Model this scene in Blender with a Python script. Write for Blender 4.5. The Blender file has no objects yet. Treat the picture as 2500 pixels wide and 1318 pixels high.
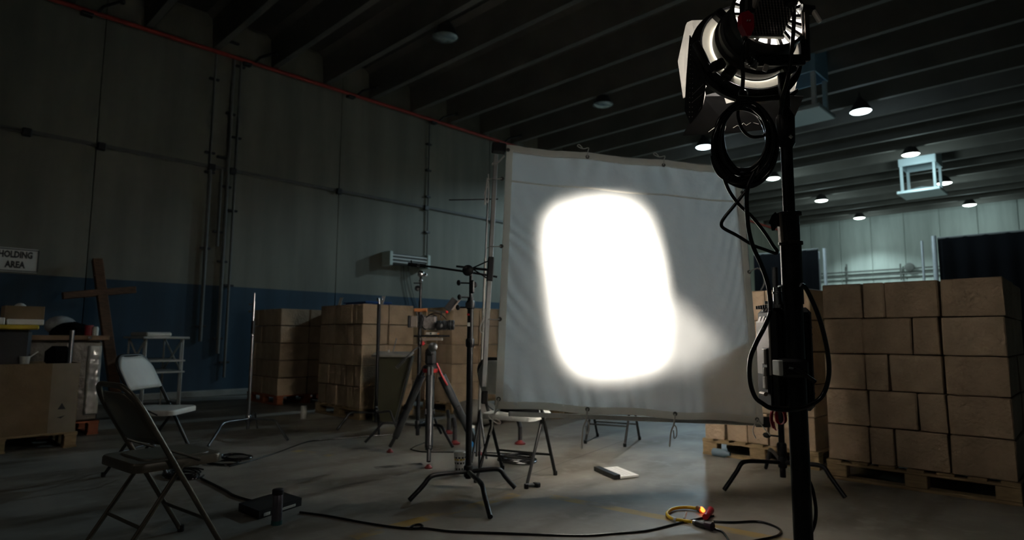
import bpy, math, random
from mathutils import Vector, Matrix
random.seed(7)
SC = bpy.context.scene
COL = SC.collection
V = Vector
PI = math.pi

# ------------------------------------------------------------------ camera
FPX, CAM_Z = 1510.2, 1.0
yaw, pitch, roll = 0.78036, 0.108099, 0.005686
_f = V((-math.sin(yaw), math.cos(yaw), 0)); _r = V((math.cos(yaw), math.sin(yaw), 0)); _u = V((0, 0, 1))
CF = _f*math.cos(pitch) + _u*math.sin(pitch)
_U = -_f*math.sin(pitch) + _u*math.cos(pitch)
CR = _r*math.cos(roll) + _U*math.sin(roll)
CU = -_r*math.sin(roll) + _U*math.cos(roll)
C0 = V((0, 0, CAM_Z))
cam = bpy.data.cameras.new('camera'); cam_o = bpy.data.objects.new('camera', cam); COL.objects.link(cam_o)
cam.sensor_width = 36.0; cam.lens = FPX/2500*36.0; cam.clip_start = 0.05; cam.clip_end = 200
cam_o.matrix_world = Matrix.Translation(C0) @ Matrix((CR, CU, -CF)).transposed().to_4x4()
cam.dof.use_dof = True; cam.dof.focus_distance = 2.1; cam.dof.aperture_fstop = 3.2
SC.camera = cam_o

# ------------------------------------------------------------------ world, exposure
w = bpy.data.worlds.new('dark_hall'); SC.world = w; w.use_nodes = True
w.node_tree.nodes['Background'].inputs[0].default_value = (0.35, 0.5, 0.6, 1)
w.node_tree.nodes['Background'].inputs[1].default_value = 0.004
SC.view_settings.view_transform = 'Standard'; SC.view_settings.look = 'None'
SC.cycles.sample_clamp_indirect = 0.0 if hasattr(SC, 'cycles') else 0
SC.view_settings.exposure = 0.0; SC.view_settings.gamma = 1.0; SC.view_settings.use_curve_mapping = False

BAY_Z = 5.76
COOL = (0.62, 0.86, 1.0); SPOT_W = 5300.0
BAYS = {}   # (x, y): watts of the lit high-bay lamps
for yy, pw in ((14.1, 640), (18.35, 380), (22.5, 420), (26.8, 560)):
    for xx in (-7.2, -3.65):
        BAYS[(xx, yy)] = pw * (1.6 if (yy < 15 and xx < -5) else 1.0)
for (x, y), pw in BAYS.items():
    l = bpy.data.lights.new('bay_or_fill_light', 'SPOT'); l.energy = pw; l.color = COOL if y < 15 else (0.72, 0.98, 1.0)
    l.spot_size = math.radians(164 if y < 15 else 125); l.spot_blend = 0.22 if y < 15 else 0.5; l.shadow_soft_size = 0.16
    o = bpy.data.objects.new('bay_or_fill_light', l); o.location = (x, y, BAY_Z-0.03); COL.objects.link(o)
    u_ = bpy.data.lights.new('bay_spill', 'POINT'); u_.energy = 12 if y < 15 else 34; u_.color = l.color; u_.shadow_soft_size = 0.12   # the glass also throws light sideways and up
    o = bpy.data.objects.new('bay_spill', u_); o.location = (x, y, BAY_Z-0.16); COL.objects.link(o)
for x, y, pw in ((-0.8, -3.2, 34), (-4.4, -4.5, 16)):      # added unseen fill lights behind the camera, lifting camera-facing surfaces
    l = bpy.data.lights.new('bay_or_fill_light', 'SPOT'); l.energy = pw; l.color = (1.0, 0.93, 0.80); l.spot_size = math.radians(165); l.spot_blend = 0.3; l.shadow_soft_size = 0.3
    o = bpy.data.objects.new('bay_or_fill_light', l); o.location = (x, y, BAY_Z-0.03); COL.objects.link(o)

# ------------------------------------------------------------------ pixel -> world helpers (photo taken as 2500 x 1318)
def ray(px, py): return CF + CR*((px-1250)/FPX) - CU*((py-659)/FPX)
def on(px, py, ax, val):
    d = ray(px, py); return C0 + d*((val-C0[ax])/d[ax])
def fl(px, py, z=0.0): return on(px, py, 2, z)
def dep(px, py, D): return C0 + ray(px, py)*D
def depth_of(p): return (V(p)-C0).dot(CF)

# scrim plane and key light
SCN = V((-2.424, 3.604, 1.398))
_az, _tl, _ro = math.radians(54.99), math.radians(9.241), math.radians(-3.076)
_a = V((math.cos(_az), math.sin(_az), 0)); _n = V((-math.sin(_az), math.cos(_az), 0))
_v = V((0, 0, 1))*math.cos(_tl) + _n*math.sin(_tl)
SA = _a*math.cos(_ro) + _v*math.sin(_ro); SV = -_a*math.sin(_ro) + _v*math.cos(_ro); SN = SA.cross(SV)
if SN.dot(C0-SCN) < 0: SN = -SN      # towards the camera side
def on_scrim(px, py, off=0.0):
    d = ray(px, py); return C0 + d*(((SCN+SN*off)-C0).dot(SN)/d.dot(SN))
TGT = on_scrim(1470, 700)
LF = dep(1832, 115, 1.89)            # centre of the lamp's front ring
LD = (TGT-LF).normalized(); LR = LD.cross(V((0, 0, 1))).normalized(); LU = LR.cross(LD)
key = bpy.data.lights.new('key_light', 'SPOT'); key.energy = SPOT_W; key.color = (1.0, 0.93, 0.82)
key.spot_size = math.radians(62); key.spot_blend = 0.1; key.shadow_soft_size = 0.004
ko = bpy.data.objects.new('key_light', key); COL.objects.link(ko)
KP = LF + LD*0.0
ko.matrix_world = Matrix.Translation(KP) @ Matrix((LR, LU, -LD)).transposed().to_4x4()
key.use_nodes = True
nt = key.node_tree; nt.nodes.clear()
def _n_(t, **k):
    n = nt.nodes.new(t)
    for a, b in k.items(): setattr(n, a, b)
    return n
geo = _n_('ShaderNodeNewGeometry')
def _dot(vec):
    n = _n_('ShaderNodeVectorMath', operation='DOT_PRODUCT'); nt.links.new(geo.outputs['Incoming'], n.inputs[0])
    n.inputs[1].default_value = vec; return n.outputs['Value']
def _m(op, a, b=None, clamp=False):
    n = _n_('ShaderNodeMath', operation=op); n.use_clamp = clamp
    for i, x in enumerate((a, b)):
        if x is None: continue
        if isinstance(x, (int, float)): n.inputs[i].default_value = x
        else: nt.links.new(x, n.inputs[i])
    return n.outputs[0]
df = _dot(LD); bu = _m('DIVIDE', _dot(LR), df); bv = _m('DIVIDE', _dot(LU), df)
def uv_of(px, py):
    q = on_scrim(px, py)-KP; return q.dot(LR)/q.dot(LD), q.dot(LU)/q.dot(LD)
def soft_poly(pts, wd):      # door shade put into the light's own profile: product of soft half planes
    P = [uv_of(*p) for p in pts]; cx = sum(p[0] for p in P)/len(P); cy = sum(p[1] for p in P)/len(P)
    out = None
    for i in range(len(P)):
        (x0, y0), (x1, y1) = P[i], P[(i+1) % len(P)]
        nx, ny = -(y1-y0), x1-x0; L = math.hypot(nx, ny); nx /= L; ny /= L
        if nx*(cx-x0)+ny*(cy-y0) < 0: nx, ny = -nx, -ny
        wi = wd[i] if isinstance(wd, (list, tuple)) else wd
        d = _m('ADD', _m('ADD', _m('MULTIPLY', bu, nx), _m('MULTIPLY', bv, ny)), -(nx*x0+ny*y0))
        mr = _n_('ShaderNodeMapRange', interpolation_type='SMOOTHSTEP'); nt.links.new(d, mr.inputs[0])
        mr.inputs[1].default_value = -wi; mr.inputs[2].default_value = wi
        out = mr.outputs[0] if out is None else _m('MULTIPLY', out, mr.outputs[0])
    return out
main = soft_poly([(1385, 500), (1545, 496), (1578, 528), (1632, 800), (1620, 885), (1565, 912), (1415, 912), (1368, 868), (1338, 680), (1326, 552)],
                 [0.062, .07, .055, .05, .07, .062, .07, .065, .06, .07])
flare = soft_poly([(1640, 715), (1775, 840), (1690, 925), (1580, 900), (1600, 740)], [.05, .07, .06, .05, .05])
halo = soft_poly([(1385, 500), (1545, 496), (1640, 800), (1600, 912), (1390, 912), (1326, 552)], .19)   # soft veil round the beam
main = _m('ADD', main, _m('MULTIPLY', _m('POWER', halo, 2.0), 0.08))
prof = _m('ADD', _m('ADD', main, _m('MULTIPLY', _m('POWER', flare, 1.6), 0.13)), 0.0009)
em = _n_('ShaderNodeEmission'); nt.links.new(prof, em.inputs[1])
lo = _n_('ShaderNodeOutputLight'); nt.links.new(em.outputs[0], lo.inputs[0])
# spill of the lens on the inside of the barn doors
sp = bpy.data.lights.new('lens_spill', 'POINT'); sp.energy = 7.0; sp.color = (1, 0.95, 0.88); sp.shadow_soft_size = 0.03
so = bpy.data.objects.new('lens_spill', sp); so.location = LF+LD*0.012; COL.objects.link(so)
sq2 = bpy.data.lights.new('bulb', 'POINT'); sq2.energy = 2.2; sq2.color = (1, 0.95, 0.88); sq2.shadow_soft_size = 0.02
so = bpy.data.objects.new('bulb', sq2); so.location = LF-LD*0.085; COL.objects.link(so)

# ------------------------------------------------------------------ materials
def mat(name, col, rough=0.6, metal=0.0, var=0.0, scale=6.0, bump=0.0, bscale=60.0, col2=None, stretch=None, spec=None, coat=0.0):
    m = bpy.data.materials.new(name); m.use_nodes = True; n = m.node_tree; b = n.nodes['Principled BSDF']
    c = tuple(col)+(1,); b.inputs['Base Color'].default_value = c
    b.inputs['Roughness'].default_value = rough; b.inputs['Metallic'].default_value = metal
    if spec is not None: b.inputs['Specular IOR Level'].default_value = spec
    if coat: b.inputs['Coat Weight'].default_value = coat
    if var or bump or col2:
        tc = n.nodes.new('ShaderNodeTexCoord'); mp = n.nodes.new('ShaderNodeMapping')
        n.links.new(tc.outputs['Object'], mp.inputs[0])
        if stretch: mp.inputs['Scale'].default_value = stretch
    if var or col2:
        t = n.nodes.new('ShaderNodeTexNoise'); t.inputs['Scale'].default_value = scale; t.inputs['Detail'].default_value = 5
        n.links.new(mp.outputs[0], t.inputs[0])
        mx = n.nodes.new('ShaderNodeMix'); mx.data_type = 'RGBA'
        mr = n.nodes.new('ShaderNodeMapRange'); mr.inputs[1].default_value = 0.32; mr.inputs[2].default_value = 0.68
        n.links.new(t.outputs[0], mr.inputs[0]); n.links.new(mr.outputs[0], mx.inputs[0])
        d = col2 if col2 else tuple(x*(1-var) for x in col)
        mx.inputs[6].default_value = tuple(d)+(1,); mx.inputs[7].default_value = c
        n.links.new(mx.outputs[2], b.inputs['Base Color'])
    if bump:
        t2 = n.nodes.new('ShaderNodeTexNoise'); t2.inputs['Scale'].default_value = bscale; t2.inputs['Detail'].default_value = 4
        n.links.new(mp.outputs[0], t2.inputs[0])
        bp = n.nodes.new('ShaderNodeBump'); bp.inputs['Strength'].default_value = bump; bp.inputs['Distance'].default_value = 0.02
        n.links.new(t2.outputs[0], bp.inputs['Height']); n.links.new(bp.outputs[0], b.inputs['Normal'])
    return m
def emis(name, col, s):
    m = mat(name, col, 0.5); b = m.node_tree.nodes['Principled BSDF']
    b.inputs['Emission Color'].default_value = tuple(col)+(1,); b.inputs['Emission Strength'].default_value = s; return m
def cloth(name, col, trans):
    m = bpy.data.materials.new(name); m.use_nodes = True; n = m.node_tree; n.nodes.clear()
    o = n.nodes.new('ShaderNodeOutputMaterial'); d = n.nodes.new('ShaderNodeBsdfDiffuse'); t = n.nodes.new('ShaderNodeBsdfTranslucent')
    mx = n.nodes.new('ShaderNodeMixShader'); d.inputs[0].default_value = tuple(col)+(1,); t.inputs[0].default_value = tuple(col)+(1,)
    mx.inputs[0].default_value = trans
    tc = n.nodes.new('ShaderNodeTexCoord'); w_ = n.nodes.new('ShaderNodeTexNoise'); w_.inputs['Scale'].default_value = 9; w_.inputs['Detail'].default_value = 6
    n.links.new(tc.outputs['Object'], w_.inputs[0]); bp = n.nodes.new('ShaderNodeBump'); bp.inputs['Strength'].default_value = 0.25; bp.inputs['Distance'].default_value = 0.03
    n.links.new(w_.outputs[0], bp.inputs['Height']); n.links.new(bp.outputs[0], d.inputs['Normal']); n.links.new(bp.outputs[0], t.inputs['Normal'])
    n.links.new(d.outputs[0], mx.inputs[1]); n.links.new(t.outputs[0], mx.inputs[2]); n.links.new(mx.outputs[0], o.inputs[0]); return m

M = {}
M['black'] = mat('black_metal', (0.016, 0.017, 0.02), 0.38, 0.3, 0.3, 30)
M['blackp'] = mat('black_plastic', (0.014, 0.014, 0.016), 0.5, 0, 0.3, 40)
M['rubber'] = mat('black_rubber', (0.012, 0.012, 0.013), 0.35, spec=0.6)
M['cable'] = mat('black_cable', (0.010, 0.010, 0.012), 0.22, spec=0.7)
M['chrome'] = mat('chrome', (0.62, 0.62, 0.64), 0.18, 1.0)
M['steel'] = mat('brushed_steel', (0.34, 0.35, 0.37), 0.32, 1.0, 0.2, 20)
M['alum'] = mat('anodised_tube', (0.50, 0.51, 0.50), 0.45, 0.35, 0.15, 20)
M['grey'] = mat('grey_panel', (0.30, 0.28, 0.26), 0.45, 0.2, 0.15, 20)
M['greyplate'] = mat('warm_grey_plate', (0.66, 0.60, 0.54), 0.42, 0.1, 0.1, 20)
M['door'] = mat('barn_door_paint', (0.035, 0.034, 0.036), 0.5, 0.1, 0.2, 25)
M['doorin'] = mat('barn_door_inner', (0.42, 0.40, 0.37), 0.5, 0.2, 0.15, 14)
M['red'] = mat('red_paint', (0.45, 0.016, 0.018), 0.4)
M['dimred'] = mat('worn_red_rubber', (0.16, 0.018, 0.018), 0.6)
M['redtape'] = mat('red_tape', (0.50, 0.008, 0.03), 0.3)
M['white'] = mat('white_plastic', (0.62, 0.62, 0.58), 0.45, 0, 0.1, 8)
M['whitel'] = mat('white_label', (0.72, 0.70, 0.66), 0.5)
M['cord'] = mat('white_cord', (0.60, 0.59, 0.56), 0.8)
M['scrim'] = cloth('scrim_fabric', (0.87, 0.87, 0.86), 0.68)
M['hem'] = cloth('scrim_hem', (0.95, 0.93, 0.88), 0.62)
M['gel'] = cloth('white_gel', (0.86, 0.84, 0.78), 0.6)
M['carton'] = mat('kraft_carton', (0.43, 0.31, 0.205), 0.85, 0, 0.28, 5, 0.5, 45)
M['cartond'] = mat('dull_cardboard', (0.24, 0.165, 0.09), 0.85, 0, 0.25, 5, 0.2, 60)
M['carton2'] = mat('kraft_carton_pale', (0.48, 0.355, 0.24), 0.85, 0, 0.24, 6, 0.5, 45)
M['wood'] = mat('pallet_wood', (0.36, 0.25, 0.13), 0.8, 0, 0.35, 4, 0.3, 40, stretch=(3, 3, 14))
M['wooddark'] = mat('dark_timber', (0.16, 0.075, 0.035), 0.7, 0, 0.5, 5, 0.3, 40, stretch=(2, 2, 10))
M['orange'] = mat('orange_paint', (0.36, 0.09, 0.03), 0.6, 0, 0.3, 8)
M['conc'] = mat('concrete_pale', (0.30, 0.30, 0.275), 0.8, 0, 0.3, 3, 0.2, 30)
M['beam'] = mat('ceiling_concrete', (0.125, 0.115, 0.10), 0.85, 0, 0.25, 1.5, 0.2, 20)
M['deck'] = mat('ceiling_deck', (0.055, 0.05, 0.044), 0.9, 0, 0.25, 1.5)
M['drape'] = mat('black_drape', (0.0035, 0.0035, 0.004), 0.95, spec=0.05)
M['olive'] = mat('olive_panel', (0.050, 0.046, 0.022), 0.8, 0, 0.3, 3)
M['brownchair'] = mat('brown_enamel', (0.13, 0.115, 0.09), 0.35, 0.3, 0.15, 12)
M['chairframe'] = mat('dark_grey_enamel', (0.03, 0.03, 0.03), 0.38, 0.3)
M['seatfabric'] = mat('dark_upholstery', (0.10, 0.10, 0.095), 0.9, 0, 0.3, 40)
M['yellow'] = mat('yellow_plastic', (0.55, 0.38, 0.02), 0.4)
M['yellowc'] = mat('yellow_cord', (0.78, 0.50, 0.02), 0.35)
M['blue'] = mat('blue_plastic', (0.02, 0.09, 0.32), 0.45)
M['paper'] = mat('white_paper', (0.78, 0.77, 0.74), 0.7)
M['glassy'] = mat('clear_wrap', (0.22, 0.21, 0.19), 0.18, 0, 0.3, 9, 0.9, 14, spec=0.9)
M['pipe'] = mat('conduit_paint', (0.12, 0.12, 0.11), 0.7, 0.0, 0.2, 8)
M['redpipe'] = mat('sprinkler_pipe_paint', (0.42, 0.035, 0.02), 0.5, 0, 0.3, 4)
M['refl'] = mat('bright_reflector', (0.85, 0.84, 0.80), 0.45, 0.0)
M['lens'] = emis('glowing_lens', (1.0, 0.95, 0.86), 7.0)
M['baylens'] = emis('lit_bay_lens', (0.88, 1.0, 0.90), 7.0)
M['baylensb'] = emis('lit_bay_lens_cool', (0.72, 0.93, 1.0), 14.0)
M['bayoff'] = mat('unlit_bay_glass', (0.45, 0.5, 0.5), 0.15, 0.6, 0.5, 12)
M['bayshell'] = mat('bay_shell', (0.05, 0.05, 0.05), 0.5, 0.4)
M['duct'] = mat('duct_enamel', (0.55, 0.66, 0.70), 0.5, 0.1)
M['ductblue'] = mat('duct_blue', (0.20, 0.36, 0.50), 0.5, 0.1)
M['orangelamp'] = emis('lit_plug', (1.0, 0.16, 0.02), 5.0)
M['knob'] = mat('copper_grip', (0.30, 0.11, 0.035), 0.5)
M['carbon'] = mat('carbon_tube', (0.035, 0.037, 0.04), 0.32, 0.2)
M['tan'] = mat('warm_metal', (0.36, 0.30, 0.26), 0.38, 0.6)

def wall_mat(name, pale, blue, zb):
    m = bpy.data.materials.new(name); m.use_nodes = True; n = m.node_tree; b = n.nodes['Principled BSDF']
    g = n.nodes.new('ShaderNodeNewGeometry'); s = n.nodes.new('ShaderNodeSeparateXYZ'); n.links.new(g.outputs['Position'], s.inputs[0])
    mp = n.nodes.new('ShaderNodeMapping'); mp.inputs['Scale'].default_value = (1.6, 1.6, 0.22); n.links.new(g.outputs['Position'], mp.inputs[0])
    t = n.nodes.new('ShaderNodeTexNoise'); t.inputs['Scale'].default_value = 1.6; t.inputs['Detail'].default_value = 7; n.links.new(mp.outputs[0], t.inputs[0])
    a = n.nodes.new('ShaderNodeMix'); a.data_type = 'RGBA'; a.inputs[6].default_value = tuple(x*0.72 for x in pale)+(1,); a.inputs[7].default_value = tuple(pale)+(1,)
    c = n.nodes.new('ShaderNodeMix'); c.data_type = 'RGBA'; c.inputs[6].default_value = tuple(x*0.6 for x in blue)+(1,); c.inputs[7].default_value = tuple(blue)+(1,)
    mr = n.nodes.new('ShaderNodeMapRange'); mr.inputs[1].default_value = .35; mr.inputs[2].default_value = .65; n.links.new(t.outputs[0], mr.inputs[0])
    n.links.new(mr.outputs[0], a.inputs[0]); n.links.new(mr.outputs[0], c.inputs[0])
    gt = n.nodes.new('ShaderNodeMath'); gt.operation = 'GREATER_THAN'; gt.inputs[1].default_value = zb; n.links.new(s.outputs[2], gt.inputs[0])
    x = n.nodes.new('ShaderNodeMix'); x.data_type = 'RGBA'; n.links.new(gt.outputs[0], x.inputs[0]); n.links.new(c.outputs[2], x.inputs[6]); n.links.new(a.outputs[2], x.inputs[7])
    n.links.new(x.outputs[2], b.inputs['Base Color']); b.inputs['Roughness'].default_value = 0.75
    t2 = n.nodes.new('ShaderNodeTexNoise'); t2.inputs['Scale'].default_value = 9; bp = n.nodes.new('ShaderNodeBump'); bp.inputs['Strength'].default_value = .15
    n.links.new(g.outputs['Position'], t2.inputs[0]); n.links.new(t2.outputs[0], bp.inputs['Height']); n.links.new(bp.outputs[0], b.inputs['Normal'])
    return m
M['wall'] = wall_mat('painted_concrete', (0.205, 0.20, 0.158), (0.024, 0.060, 0.095), 1.837)
M['wallb'] = wall_mat('pale_painted_concrete', (0.52, 0.56, 0.52), (0.5, 0.54, 0.50), 0.0)

def floor_mat():
    m = bpy.data.materials.new('worn_concrete_floor'); m.use_nodes = True; n = m.node_tree; b = n.nodes['Principled BSDF']
    L = n.links.new
    g = n.nodes.new('ShaderNodeNewGeometry')
    def noise(sc, det, stretch=(1, 1, 1), rot=0):
        mp = n.nodes.new('ShaderNodeMapping'); mp.inputs['Scale'].default_value = stretch; mp.inputs['Rotation'].default_value = (0, 0, rot); L(g.outputs['Position'], mp.inputs[0])
        t = n.nodes.new('ShaderNodeTexNoise'); t.inputs['Scale'].default_value = sc; t.inputs['Detail'].default_value = det; L(mp.outputs[0], t.inputs[0]); return t.outputs[0]
    def rng(x, a, c):
        r = n.nodes.new('ShaderNodeMapRange'); r.inputs[1].default_value = a; r.inputs[2].default_value = c; L(x, r.inputs[0]); return r.outputs[0]
    def mix(f, a, c):
        x = n.nodes.new('ShaderNodeMix'); x.data_type = 'RGBA'; L(f, x.inputs[0])
        for i, q in ((6, a), (7, c)):
            if isinstance(q, tuple): x.inputs[i].default_value = q+(1,)
            else: L(q, x.inputs[i])
        return x.outputs[2]
    def mth(op, a, c=None):
        x = n.nodes.new('ShaderNodeMath'); x.operation = op
        for i, q in enumerate((a, c)):
            if q is None: continue
            if isinstance(q, (int, float)): x.inputs[i].default_value = q
            else: L(q, x.inputs[i])
        return x.outputs[0]
    base = mix(rng(noise(1.1, 7), .35, .65), (0.185, 0.172, 0.148), (0.30, 0.283, 0.248))
    base = mix(mth('MULTIPLY', rng(noise(2.6, 6, (1, .35, 1), .8), .48, .66), .75), base, (0.085, 0.07, 0.052))
    base = mix(mth('MULTIPLY', rng(noise(7, 5), .55, .7), .45), base, (0.34, 0.32, 0.28))
    s = n.nodes.new('ShaderNodeSeparateXYZ'); L(g.outputs['Position'], s.inputs[0])
    wear = rng(noise(5, 6), .42, .58)
    def line(p, q, w_):
        d = (q-p); Ln = d.length; d = d/Ln; nx, ny = -d.y, d.x
        dist = mth('ABSOLUTE', mth('ADD', mth('ADD', mth('MULTIPLY', s.outputs[0], nx), mth('MULTIPLY', s.outputs[1], ny)), -(nx*p.x+ny*p.y)))
        al = mth('ABSOLUTE', mth('ADD', mth('ADD', mth('MULTIPLY', s.outputs[0], d.x), mth('MULTIPLY', s.outputs[1], d.y)), -(d.x*p.x+d.y*p.y)-Ln/2))
        return mth('MULTIPLY', mth('LESS_THAN', dist, w_), mth('LESS_THAN', al, Ln/2))
    a = line(fl(1330, 1208), fl(2050, 1345), .045); c = line(fl(860, 1312), fl(1262, 1206), .045)
    e = line(fl(720, 1100), fl(810, 1112), .05)
    base = mix(mth('MULTIPLY', mth('MAXIMUM', mth('MAXIMUM', a, c), e), mth('MULTIPLY', wear, .8)), base, (0.42, 0.27, 0.05))
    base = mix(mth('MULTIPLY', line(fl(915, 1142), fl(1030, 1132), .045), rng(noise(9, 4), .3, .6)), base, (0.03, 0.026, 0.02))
    base = mix(mth('MULTIPLY', line(fl(1205, 1190), fl(1560, 1062), .008), .5), base, (0.06, 0.055, 0.05))
    L(base, b.inputs['Base Color'])
    rr = n.nodes.new('ShaderNodeMapRange'); L(noise(3, 5), rr.inputs[0]); rr.inputs[3].default_value = .38; rr.inputs[4].default_value = .7; L(rr.outputs[0], b.inputs['Roughness'])
    bp = n.nodes.new('ShaderNodeBump'); bp.inputs['Strength'].default_value = .12; bp.inputs['Distance'].default_value = .02; L(noise(14, 5), bp.inputs['Height']); L(bp.outputs[0], b.inputs['Normal'])
    return m
M['floor'] = floor_mat()

# ------------------------------------------------------------------ mesh helpers
def frame(o, x, y, z): return Matrix.Translation(V(o)) @ Matrix((V(x), V(y), V(z))).transposed().to_4x4()
def along(a, b, up=V((0, 0, 1))):
    z = (V(b)-V(a)).normalized()
    x = up.cross(z)
    if x.length < 1e-4: x = V((1, 0, 0)).cross(z)
    x.normalize(); return frame(a, x, z.cross(x), z)
class MB:
    def __init__(s, T=None): s.v = []; s.f = []; s.T = T
    def add(s, vs, fs, T=None):
        b = len(s.v)
        for p in vs:
            p = V(p)
            if T is not None: p = T @ p
            if s.T is not None: p = s.T @ p
            s.v.append(p)
        s.f += [[b+i for i in f] for f in fs]; return s
    def box(s, c, d, T=None, bev=0.0):
        x, y, z = (q/2 for q in d); cx, cy, cz = c
        if bev <= 0:
            vs = [(cx+i*x, cy+j*y, cz+k*z) for k in (-1, 1) for j in (-1, 1) for i in (-1, 1)]
            return s.add(vs, [(0, 2, 3, 1), (4, 5, 7, 6), (0, 1, 5, 4), (2, 6, 7, 3), (0, 4, 6, 2), (1, 3, 7, 5)], T)
        e = min(bev, x*.9, y*.9, z*.9); vs = []; ix = {}
        for i in (-1, 1):
            for j in (-1, 1):
                for k in (-1, 1):
                    for a in range(3):
                        q = [i*(x-e), j*(y-e), k*(z-e)]; q[a] = (i*x, j*y, k*z)[a]
                        ix[(i, j, k, a)] = len(vs); vs.append((cx+q[0], cy+q[1], cz+q[2]))
        fs = []
        for sg in (-1, 1):
            fs.append([ix[(sg, j, k, 0)] for j, k in ((-1, -1), (1, -1), (1, 1), (-1, 1))])
            fs.append([ix[(i, sg, k, 1)] for i, k in ((-1, -1), (1, -1), (1, 1), (-1, 1))])
            fs.append([ix[(i, j, sg, 2)] for i, j in ((-1, -1), (1, -1), (1, 1), (-1, 1))])
        for p in (-1, 1):
            for q in (-1, 1):
                fs.append([ix[(-1, p, q, 1)], ix[(1, p, q, 1)], ix[(1, p, q, 2)], ix[(-1, p, q, 2)]])
                fs.append([ix[(p, -1, q, 0)], ix[(p, 1, q, 0)], ix[(p, 1, q, 2)], ix[(p, -1, q, 2)]])
                fs.append([ix[(p, q, -1, 0)], ix[(p, q, 1, 0)], ix[(p, q, 1, 1)], ix[(p, q, -1, 1)]])
        for i in (-1, 1):
            for j in (-1, 1):
                for k in (-1, 1): fs.append([ix[(i, j, k, a)] for a in range(3)])
        return s.add(vs, fs, T)
    def bar(s, a, b, w_, h, up=V((0, 0, 1)), bev=0.0):
        L = (V(b)-V(a)).length; return s.box((0, 0, L/2), (w_, h, L), along(a, b, up), bev)
    def tube(s, pts, r, n=10, closed=False, T=None):
        P = [V(p) for p in pts]; N = len(P); rs = r if isinstance(r, (list, tuple)) else [r]*N
        vs = []; x = None
        for i in range(N):
            if closed: t = P[(i+1) % N]-P[i-1]
            else: t = P[min(i+1, N-1)]-P[max(i-1, 0)]
            t.normalize()
            if x is None:
                x = t.orthogonal().normalized()
            else:
                x = (x-t*x.dot(t))
                if x.length < 1e-5: x = t.orthogonal()
                x.normalize()
            y = t.cross(x)
            vs += [P[i]+(x*math.cos(2*PI*k/n)+y*math.sin(2*PI*k/n))*rs[i] for k in range(n)]
        fs = [(i*n+k, i*n+(k+1) % n, ((i+1) % N)*n+(k+1) % n, ((i+1) % N)*n+k) for i in range(N if closed else N-1) for k in range(n)]
        if not closed: fs += [tuple(range(n))[::-1], tuple((N-1)*n+k for k in range(n))]
        return s.add(vs, fs, T)
    def lathe(s, prof, n=24, T=None, caps=True, a0=0.0, a1=2*PI):
        full = abs(a1-a0-2*PI) < 1e-6; m = n if full else n+1
        vs = [(r*math.cos(a0+(a1-a0)*k/n), r*math.sin(a0+(a1-a0)*k/n), z) for r, z in prof for k in range(m)]
        fs = [(i*m+k, i*m+(k+1) % m, (i+1)*m+(k+1) % m, (i+1)*m+k) for i in range(len(prof)-1) for k in range(n)]
        if caps and full:
            fs.append(tuple(range(n))[::-1]); fs.append(tuple((len(prof)-1)*n+k for k in range(n)))
        return s.add(vs, fs, T)
    def ring(s, r0, r1, z0, z1, n=40, T=None):
        return s.lathe([(r0, z0), (r1, z0), (r1, z1), (r0, z1), (r0, z0)], n, T, caps=False)
    def prism(s, poly, z0, z1, T=None):
        n = len(poly); vs = [(x, y, z0) for x, y in poly]+[(x, y, z1) for x, y in poly]
        return s.add(vs, [tuple(range(n))[::-1], tuple(range(n, 2*n))]+[(i, (i+1) % n, n+(i+1) % n, n+i) for i in range(n)], T)
    def sphere(s, c, r, n=12, T=None, sq=(1, 1, 1)):
        m = n//2; vs = [(c[0], c[1], c[2]+r*sq[2])]
        for i in range(1, m):
            th = PI*i/m
            vs += [(c[0]+r*sq[0]*math.sin(th)*math.cos(2*PI*k/n), c[1]+r*sq[1]*math.sin(th)*math.sin(2*PI*k/n), c[2]+r*sq[2]*math.cos(th)) for k in range(n)]
        vs.append((c[0], c[1], c[2]-r*sq[2])); e = len(vs)-1
        fs = [(0, 1+k, 1+(k+1) % n) for k in range(n)]+[(e, 1+(m-2)*n+(k+1) % n, 1+(m-2)*n+k) for k in range(n)]
        fs += [(1+i*n+k, 1+(i+1)*n+k, 1+(i+1)*n+(k+1) % n, 1+i*n+(k+1) % n) for i in range(m-2) for k in range(n)]
        return s.add(vs, fs, T)
    def build(s, name, m, parent=None, smooth=True):
        off = V((0, 0, 0)); q = parent
        if parent is not None and not parent.get('_local'):
            while q is not None: off += q.location; q = q.parent
        me = bpy.data.meshes.new(name); me.from_pydata([tuple(p-off) for p in s.v], [], s.f); me.update()
        me.materials.append(m)
        if smooth:
            me.shade_smooth(); me.set_sharp_from_angle(angle=0.7)
        o = bpy.data.objects.new(name, me); COL.objects.link(o)
        if parent is not None: o.parent = parent
        if parent is not None and parent.get('_local'): o['_local'] = 1
        return o
def tag(o, label=None, cat=None, group=None, kind=None):
    if label: o['label'] = label
    if cat: o['category'] = cat
    if group: o['group'] = group
    if kind: o['kind'] = kind
    return o
def empty(name, loc, label=None, cat=None, group=None, rz=0.0, local=False):
    o = bpy.data.objects.new(name, None); COL.objects.link(o); o.location = loc; o.rotation_euler = (0, 0, rz)
    o.empty_display_size = 0.1
    if local: o['_local'] = 1
    return tag(o, label, cat, group)
def center_obj(o):   # origin at the object's own base
    me = o.data; n = len(me.vertices); c = V((sum(v.co.x for v in me.vertices)/n, sum(v.co.y for v in me.vertices)/n, min(v.co.z for v in me.vertices)))
    me.transform(Matrix.Translation(-c)); o.location = o.location + c; return o
def struct(o): o['kind'] = 'structure'; return o
def kids(o): return [c for c in bpy.data.objects if c.parent == o]
def copy_tree(o, parent=None):
    c = o.copy(); COL.objects.link(c)
    if parent is not None: c.parent = parent
    for k in kids(o): copy_tree(k, c)
    return c
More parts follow.
